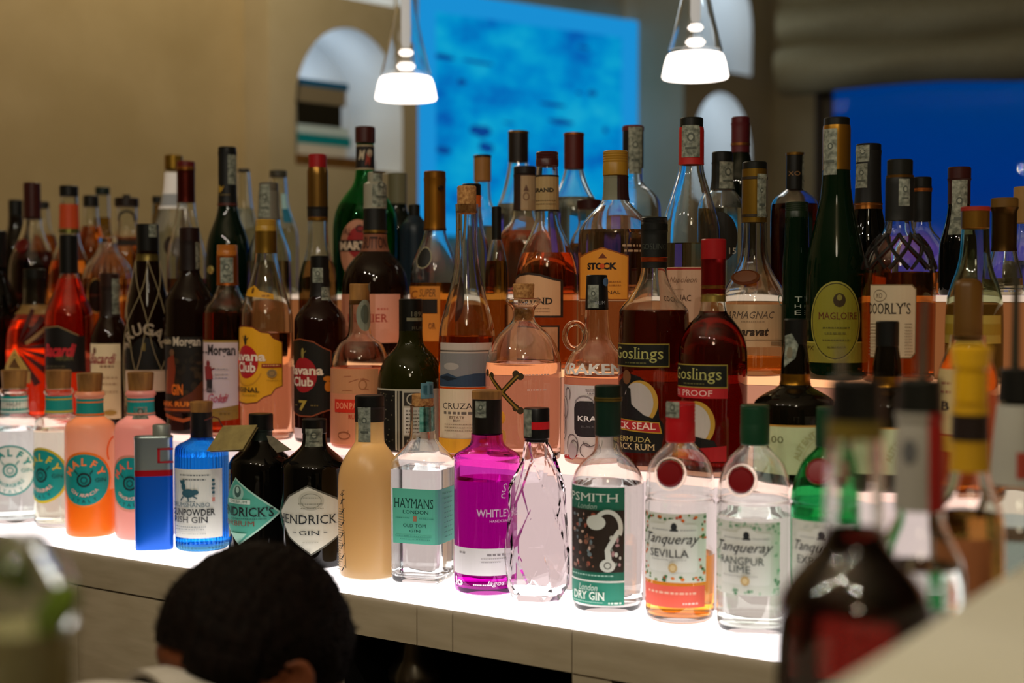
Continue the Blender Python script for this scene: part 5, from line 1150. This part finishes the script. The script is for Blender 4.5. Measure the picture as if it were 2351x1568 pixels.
# ------------------------------------------------------------------ near counter, raised ledge and the blurred bottles on the station
LEDGE = noisy('ledge_stone', 'c8c5b4', 'bebaa6', 5, .45)
c = empty('bar_ledge', (.2, .8, 0)); tag(c, 'pale beige raised bar ledge in the near corner of the picture', 'counter')
lx = -.233
bm = bmesh.new(); box(bm, lx - .2, -.45, 1.13, .55, .62, 1.17, .004); obj('top_slab', bm, LEDGE, c)
bm = bmesh.new(); box(bm, lx - .17, -.43, 0, .52, .60, 1.1296); obj('front', bm, paint('a89a7c', .6), c, False)
c = empty('bottle_station', (-.45, .95, 0)); tag(c, 'low steel bottle station carrying the pourer bottles beside the ledge', 'counter')
bm = bmesh.new(); box(bm, -.46, .74, .90, lx - .005, 1.41, .9494, .003); bmesh.ops.translate(bm, verts=bm.verts, vec=(.45, -.95, 0)); obj('station_top', bm, paint('55524a', .35, .8), c)
bm = bmesh.new(); box(bm, -.45, .76, 0, lx - .01, 1.40, .8996); bmesh.ops.translate(bm, verts=bm.verts, vec=(.45, -.95, 0)); obj('station_body', bm, paint('2a2824', .5, .3), c, False)
c = empty('bar_counter', (-.58, .35, 0)); tag(c, 'beige bar counter below the glass jar with limes', 'counter')
bm = bmesh.new(); box(bm, -.26, -.5, .96, .13, .30, .9996, .004); obj('counter_top', bm, LEDGE, c)
bm = bmesh.new(); box(bm, -.24, -.48, 0, .11, .28, .9592); obj('front', bm, paint('a89a7c', .6), c, False)


def spout(B, x, y0, y1, w, lean=0, c='b8b6ae'):
    z0, z1 = B.z(y1), B.z(y0); k = B.k; dx = (x - B.cx) * k; u = Vector((-math.sin(B.beta), math.cos(B.beta), 0)) * 1.0
    if u.dot(RGT) < 0: u = -u
    P = [u * dx + Vector((0, 0, z0)), u * dx + Vector((0, 0, z0 + (z1 - z0) * .5)), u * (dx + lean * k) + Vector((0, 0, z1))]
    bm = bmesh.new(); tube(bm, P, [w * k, w * k * .85, w * k * .7], 14); obj('pour_spout', bm, paint(c, .25, .9), B.root)


B = BT('aperitif_bottle', 'large blurred bottle of dark red amber liquid with a black pourer, nearest of all', 'F', 1965, [(985, 58), (1010, 66), (1215, 70), (1262, 80), (1310, 128), (1365, 172), (1420, 184), (1900, 184)], [D(870, 1005, 62, '0c0c0a', hw1=64, name='pourer_cap')], glass='clear', liq=(1216, '3c0a03'), depth=.90, floor=.9504, cat='bottle')
spout(B, 1932, 790, 880, 9, -6); B.foil(968, 1008, '6a5a1c', 'neck_ring', False)
B = BT('vodka_bottle', 'blurred clear bottle with white and red neck label and steel pourer', 'F', 2112, [(955, 48), (1000, 56), (1180, 58), (1215, 66), (1260, 94), (1300, 108), (1360, 112), (1800, 112)], [D(872, 968, 52, '12130f', hw1=56, name='pourer_cap')], glass='clear', liq=(1300, 'dfe6e4'), depth=1.03, floor=.9504, cat='bottle')
spout(B, 2118, 690, 880, 12, 4, '8a8a80'); L = B.lab(2112).fit(1060); L.rect(2054, 952, 2132, 1178, '9a968c'); L.rect(2132, 952, 2172, 1178, '9a1410'); L.ell(2090, 1040, 18, 30, '5a5a5a'); L.done('neck_label')
L = B.lab(2100); L.rect(2040, 1400, 2180, 1600, '8f9a9c'); L.done()
B = BT('liqueur_bottle', 'blurred bottle with bright yellow pourer cap and dark neck band', 'F', 2228, [(925, 40), (1080, 44), (1120, 54), (1170, 78), (1230, 86), (1800, 86)], [D(795, 850, 50, 'd6a414', hw1=44, name='pourer_flange'), D(850, 932, 40, 'c99a12', name='pourer_cap')], glass='clear', liq=(1180, 'b07a3a'), depth=1.14, floor=.9504, cat='bottle')
B.foil(930, 952, 'c29412', 'yellow_sleeve', False); B.foil(952, 1012, '1d100c', 'dark_band', False); B.foil(1012, 1082, 'b88c14', 'yellow_sleeve', False)
L = B.lab(2210); L.rect(2160, 1240, 2280, 1420, 'a0623a'); L.done()
B = BT('vodka_bottle', 'blurred bottle with white neck paper and black pourer at the right edge', 'F', 2338, [(910, 44), (1000, 56), (1110, 62), (1160, 78), (1210, 108), (1260, 114), (1800, 112)], [D(848, 925, 44, '0e0f0d', hw1=48, name='pourer_cap')], glass='tint:b4c8bc', liq=(1230, 'cfd8d4'), depth=1.25, floor=.9504, cat='bottle')
spout(B, 2330, 600, 858, 11, 0, '6a6a60'); B.foil(930, 1112, 'a5a49a', 'neck_paper', False); L = B.lab(2346).fit(1050); L.rect(2336, 1040, 2370, 1100, '9a3a2a'); L.done('neck_mark')

# glass jar with lime wedges, near left
J = at_d(38, 1400, .70); jar = empty('glass_jar', (J.x, J.y, 1.0002)); tag(jar, 'blurred round glass jar with lime wedges, near left corner', 'jar')
k = .70 / F; zj = lambda y: at_d(38, y, .70).z - 1.0
o = [(70 * k, zj(1236)), (84 * k, zj(1246)), (108 * k, zj(1285)), (124 * k, zj(1340)), (130 * k, zj(1400)), (128 * k, zj(1500)), (110 * k, .03), (96 * k, .004), (80 * k, 0)]
o = chaikin(o, 2); i = [(max(r - .0035, .002), z + (.004 if z < .02 else 0)) for r, z in o]
bm = bmesh.new(); lathe(bm, [(0, .002)] + list(reversed(o)) + i + [(0, i[-1][1])], 48); obj('glass', bm, tint('dfe6da'), jar)
lv = zj(1440); iq = [(r + .0006, z) for r, z in i if z < lv]; bm = bmesh.new(); lathe(bm, [(0, iq[-1][1] - .0003)] + list(reversed(iq)) + [(iq[0][0], lv), (0, lv)], 48); obj('water', bm, tint('dedabf', 1.33, 0, .5), jar)
bm = bmesh.new(); rr = o[0][0] - .0017; tube(bm, [(rr * math.cos(2 * PI * q / 40), rr * math.sin(2 * PI * q / 40), o[0][1]) for q in range(41)], .0028, 8, False); obj('rim', bm, tint('eef0ea'), jar)


def lime(x, y, d, rot, lab):
    P = at_d(x, y, d); r = empty('lime_wedge', P); r.rotation_euler = rot; tag(r, lab, 'lime', 'lime wedges in the glass jar')
    R = .015; n = 14; bm = bmesh.new(); rows = []
    for a in range(n + 1):
        t = PI * a / n; rows.append([Vector((R * .98 * math.cos(t), R * math.sin(t) * math.cos(p), R * math.sin(t) * math.sin(p))) for p in (math.radians(-35 + 70 * q / 8) for q in range(9))])
    vs = [[bm.verts.new(p) for p in q] for q in rows]
    for a in range(n):
        for q in range(8): bm.faces.new((vs[a][q], vs[a + 1][q], vs[a + 1][q + 1], vs[a][q + 1]))
    bmesh.ops.remove_doubles(bm, verts=bm.verts, dist=1e-6); obj('peel', bm, noisy('lime_peel', '3f6a12', '2c4f0c', 60, .4, .2), r)
    bm = bmesh.new()
    for q in (0, 8):
        vv = [bm.verts.new(rows[a][q] * .97) for a in range(n + 1)]; bm.faces.new(vv if q else vv[::-1])
    obj('flesh', bm, noisy('lime_flesh', '5f7a1e', '76902e', 90, .35), r, False)
lime(128, 1400, .68, (.3, 2.2, 1.1), 'lime wedge against the right side of the glass jar')
lime(6, 1345, .70, (1.2, .3, .4), 'lime wedge at the left edge of the glass jar')

# ------------------------------------------------------------------ the person bending behind the counter
SKIN = noisy('skin', '6e3a1c', '5e2f16', 14, .55); HAIR = noisy('hair', '0a0502', '130a05', 120, .75, .5, detail=6, spec=.08)
HC = at_d(576, 1528, 1.35)
fh = (FWD * math.cos(math.radians(50)) + RGT * math.sin(math.radians(50))).normalized(); rh = Vector((fh.y, -fh.x, 0)); up = Vector((0, 0, 1))
pt = math.radians(14); f3 = fh * math.cos(pt) - up * math.sin(pt); u3 = up * math.cos(pt) + fh * math.sin(pt)
MH = Matrix(((rh.x, f3.x, u3.x, HC.x), (rh.y, f3.y, u3.y, HC.y), (rh.z, f3.z, u3.z, HC.z), (0, 0, 0, 1)))
per = empty('person', (HC.x - .1, HC.y - .5, 0)); tag(per, 'person with short dark hair and white shirt bending down, seen from behind', 'person'); PO = Vector(per.location)


def headpt(d, s=1.0):
    """d: unit direction in head space (x right, y face, z crown)"""
    x, y, z = d; R = Vector((.076 * x, .096 * y, .108 * z))
    if z < 0:
        t = min(1, -z); R.x *= 1 - .30 * t * t; R.y = R.y * (1 - .22 * t) + .022 * t; R.z *= 1.10
        if y < 0: R.y += .03 * t * -y
    g = lambda cx, cz, s_, a: a * math.exp(-((x - cx) ** 2 + (z - cz) ** 2) / s_) if y > 0 else 0
    R.y += g(0, -.22, .012, .020) + g(0, -.10, .010, .010) + g(0, .05, .05, .004) - g(.33, .0, .014, .009) - g(-.33, .0, .014, .009) + g(.33, -.01, .004, .005) + g(-.33, -.01, .004, .005)
    R.y += g(0, -.50, .02, .006) - g(0, -.545, .002, .004) + g(0, -.60, .02, .006) + g(0, -.85, .03, .008)
    return R * s


def sph(bm, M, nu=56, nv=40, fn=headpt, s=1.0):
    rows = []
    for j in range(nv + 1):
        t = PI * j / nv
        rows.append([bm.verts.new(M @ fn((math.sin(t) * math.cos(2 * PI * i / nu), math.sin(t) * math.sin(2 * PI * i / nu), math.cos(t)), s)) for i in range(nu)])
    for j in range(nv):
        for i in range(nu): bm.faces.new((rows[j][i], rows[j + 1][i], rows[j + 1][(i + 1) % nu], rows[j][(i + 1) % nu]))


ball = lambda a, b, c: (lambda d, s=1: Vector((d[0] * a, d[1] * b, d[2] * c)))
bm = bmesh.new(); sph(bm, MH)
for sx in (1, -1):                                         # ears: bowl, rim, lobe
    ME = MH @ Matrix.Translation((sx * .077, -.002, -.012)) @ Matrix.Rotation(sx * math.radians(-24), 4, 'Z') @ Matrix.Rotation(math.radians(-10), 4, 'X')
    sph(bm, ME, 20, 14, ball(.006, .018, .030)); sph(bm, ME @ Matrix.Translation((0, .004, -.028)), 14, 10, ball(.006, .010, .011))
    tube(bm, [ME @ Vector((sx * .006, .019 * math.cos(t) * 1.0, .033 * math.sin(t))) for t in [math.radians(-20 + i * 13) for i in range(20)]], .0045, 8)
C7 = at_d(330, 1668, 1.262); tub = lambda P, r: tube(bm, P, r, 18)
tub([HC + f3 * -.01 + u3 * -.05, HC + f3 * -.075 + u3 * -.075, C7 + fh * .02 - up * .02, C7 - fh * .06 - up * .06], [.055, .054, .062, .08])
PV = C7 - fh * .43 - up * .19
tub([C7 - fh * .0 - up * .07, C7 - fh * .12 - up * .10, C7 - fh * .28 - up * .14, PV, PV - fh * .1 - up * .03], [.10, .135, .125, .13, .09])
HANDS = []
for s in (1, -1):
    sh = C7 + rh * .17 * s - up * .08; el = sh + fh * .16 - up * .22 + rh * .03 * s; wr = el + fh * .19 - up * .13 - rh * .04 * s
    tub([C7 - up * .09 - fh * .03, C7 + rh * .09 * s - up * .08, sh, sh + (el - sh) * .4, el, el + (wr - el) * .35, wr], [.075, .07, .06, .048, .038, .038, .026])
    d = (wr - el).normalized(); n = rh * s; q = d.cross(n).normalized(); tube(bm, [wr, wr + d * .03, wr + d * .085], [.026, .036, .034], 12)
    for i, (ln, off) in enumerate(((.066, -.027), (.076, -.009), (.07, .009), (.055, .026))):
        b = wr + d * .082 + q.cross(d).normalized() * 0 + n * off; tube(bm, [b - d * .02, b + d * ln * .5, b + d * ln * .8 - up * ln * .25, b + d * ln - up * ln * .55], [.0095, .009, .0085, .007], 8)
    b = wr + d * .03 - n * .03; tube(bm, [b + n * .015, b - n * .022 + d * .03, b - n * .03 + d * .06], [.012, .0105, .008], 8)
    hp = PV + rh * .09 * s - up * .04; kn = hp + fh * .06; kn = Vector((kn.x, kn.y, .46)); an = Vector((kn.x - fh.x * .05, kn.y - fh.y * .05, .085))
    tub([hp + up * .02, hp + (kn - hp) * .5, kn, kn + (an - kn) * .3, an, Vector((an.x, an.y, .04))], [.095, .08, .056, .055, .038, .04]); tub([Vector((an.x, an.y, .045)) - fh * .05, Vector((an.x, an.y, .045)), Vector((an.x, an.y, .035)) + fh * .09, Vector((an.x, an.y, .027)) + fh * .17], [.032, .042, .036, .022])
bmesh.ops.translate(bm, verts=bm.verts, vec=-PO)
bmesh.ops.recalc_face_normals(bm, faces=bm.faces[:])
t = obj('temp', bm, SKIN); md = t.modifiers.new('r', 'REMESH'); md.mode = 'VOXEL'; md.voxel_size = .0048
bpy.context.view_layer.update(); me = bpy.data.meshes.new_from_object(t.evaluated_get(bpy.context.evaluated_depsgraph_get())); bpy.data.objects.remove(t)
bm = bmesh.new(); bm.from_mesh(me); bmesh.ops.smooth_vert(bm, verts=bm.verts, factor=.5, use_axis_x=True, use_axis_y=True, use_axis_z=True); bmesh.ops.smooth_vert(bm, verts=bm.verts, factor=.5, use_axis_x=True, use_axis_y=True, use_axis_z=True)
obj('body', bm, SKIN, per, ang=180)
# hair: a close cap down to the hairline, with short strands
MH2 = Matrix.Translation(-PO) @ MH
def hairline(d):
    x, y, z = d
    if y > .1: lim = .42 - .3 * max(0, abs(x) - .7) / .3 if abs(x) < .86 else .12
    else: t = max(0, min(1, (.66 - x) / .36)); lim = -.40 + .50 * t * t * (3 - 2 * t) + .3 * max(0, x - .45)
    if y > .1 and y < .80 and abs(x) > .45: lim = -.25 if y < .5 else .0
    if abs(x) > .80 and abs(y) < .36: lim = max(lim, -.02)
    return lim
rg = random.Random(12)
def hairfn(d, s=1):
    n = math.sin(d[0] * 31 + d[2] * 17) * math.sin(d[1] * 27 - d[2] * 23) * .0012; e = max(0, min(1, (d[2] - hairline(d)) / .35)); v = headpt(d); return v * (1 + (.003 + .009 * e * (1 if d[2] > 0 else .6) + n) / max(v.length, .05))
bm = bmesh.new(); sph(bm, MH2, 90, 60, hairfn)
inv_ = MH2.inverted()
def dirof(p): q = inv_ @ p; d = Vector((q.x / .076, q.y / .096, q.z / .108)); return d.normalized()
kill = [f for f in bm.faces if (lambda d: d.z < hairline(d))(dirof(f.calc_center_median()))]
bmesh.ops.delete(bm, geom=kill, context='FACES')
for i in range(5200):
    d = Vector((rg.gauss(0, 1), rg.gauss(0, 1), rg.gauss(0, 1))).normalized()
    if d.z < hairline(d) + .04: continue
    p = hairfn(d); nn = Vector((d.x / .076, d.y / .096, d.z / .108)).normalized(); g = (nn + Vector((rg.uniform(-.5, .5), .45 + rg.uniform(-.3, .3), rg.uniform(-.2, .4)))).normalized(); ln = rg.uniform(.004, .010) * (1 if d.z > .1 else .45)
    a = nn.orthogonal().normalized() * .0005; b = nn.cross(a).normalized() * .0005; p = p - nn * .001
    v = [bm.verts.new(MH2 @ q) for q in (p + a, p - a * .5 + b, p - a * .5 - b, p + g * ln)]
    for q in ((0, 1, 3), (1, 2, 3), (2, 0, 3)): bm.faces.new([v[w] for w in q])
o = obj('hair', bm, HAIR, per, smooth=False)
# white shirt: torso, sleeves, collar
SH = noisy('shirt_cloth', 'b9b2a6', 'aaa396', 40, .85); bm = bmesh.new()
tube(bm, [C7 + fh * .055 - up * .045, C7 - fh * .0 - up * .06, C7 - fh * .12 - up * .10, C7 - fh * .28 - up * .14, PV], [.078, .112, .148, .138, .142], 40)
for s in (1, -1):
    sh = C7 + rh * .17 * s - up * .08; el = sh + fh * .16 - up * .22 + rh * .03 * s; tube(bm, [C7 - up * .09 - fh * .03, C7 + rh * .09 * s - up * .08, sh, sh + (el - sh) * .75], [.09, .083, .072, .058], 24)
bmesh.ops.translate(bm, verts=bm.verts, vec=-PO); bmesh.ops.recalc_face_normals(bm, faces=bm.faces[:])
t = obj('temp', bm, SH); md = t.modifiers.new('r', 'REMESH'); md.mode = 'VOXEL'; md.voxel_size = .008
bpy.context.view_layer.update(); me = bpy.data.meshes.new_from_object(t.evaluated_get(bpy.context.evaluated_depsgraph_get())); bpy.data.objects.remove(t)
bm = bmesh.new(); bm.from_mesh(me)
for _ in range(3): bmesh.ops.smooth_vert(bm, verts=bm.verts, factor=.5, use_axis_x=True, use_axis_y=True, use_axis_z=True)
obj('shirt', bm, SH, per, ang=180)
bm = bmesh.new(); ax = (fh * .9 - up * .1 + up * .35).normalized(); a = rh; b = ax.cross(a).normalized(); cc = C7 + fh * .045 - up * .028 - PO; rings = []
for (h, r) in ((-.02, .086), (.0, .080), (.022, .074), (.024, .070), (.0, .0745), (-.02, .08)): rings.append([bm.verts.new(cc + ax * h + (a * math.cos(2 * PI * i / 40) + b * math.sin(2 * PI * i / 40)) * r) for i in range(40)])
for p, q in zip(rings, rings[1:] + rings[:1]):
    for i in range(40): bm.faces.new((p[i], p[(i + 1) % 40], q[(i + 1) % 40], q[i]))
obj('collar', bm, SH, per)
bm = bmesh.new()
for s in (1, -1):
    hp = PV + rh * .09 * s - up * .04; kn = hp + fh * .06; kn = Vector((kn.x, kn.y, .46)); an = Vector((kn.x - fh.x * .05, kn.y - fh.y * .05, .07)); tube(bm, [PV + up * .0 + rh * .04 * s, hp, hp + (kn - hp) * .5, kn, kn + (an - kn) * .5, an], [.135, .118, .098, .078, .07, .062], 24)
bmesh.ops.translate(bm, verts=bm.verts, vec=-PO); obj('trousers', bm, paint('14130f', .8), per)
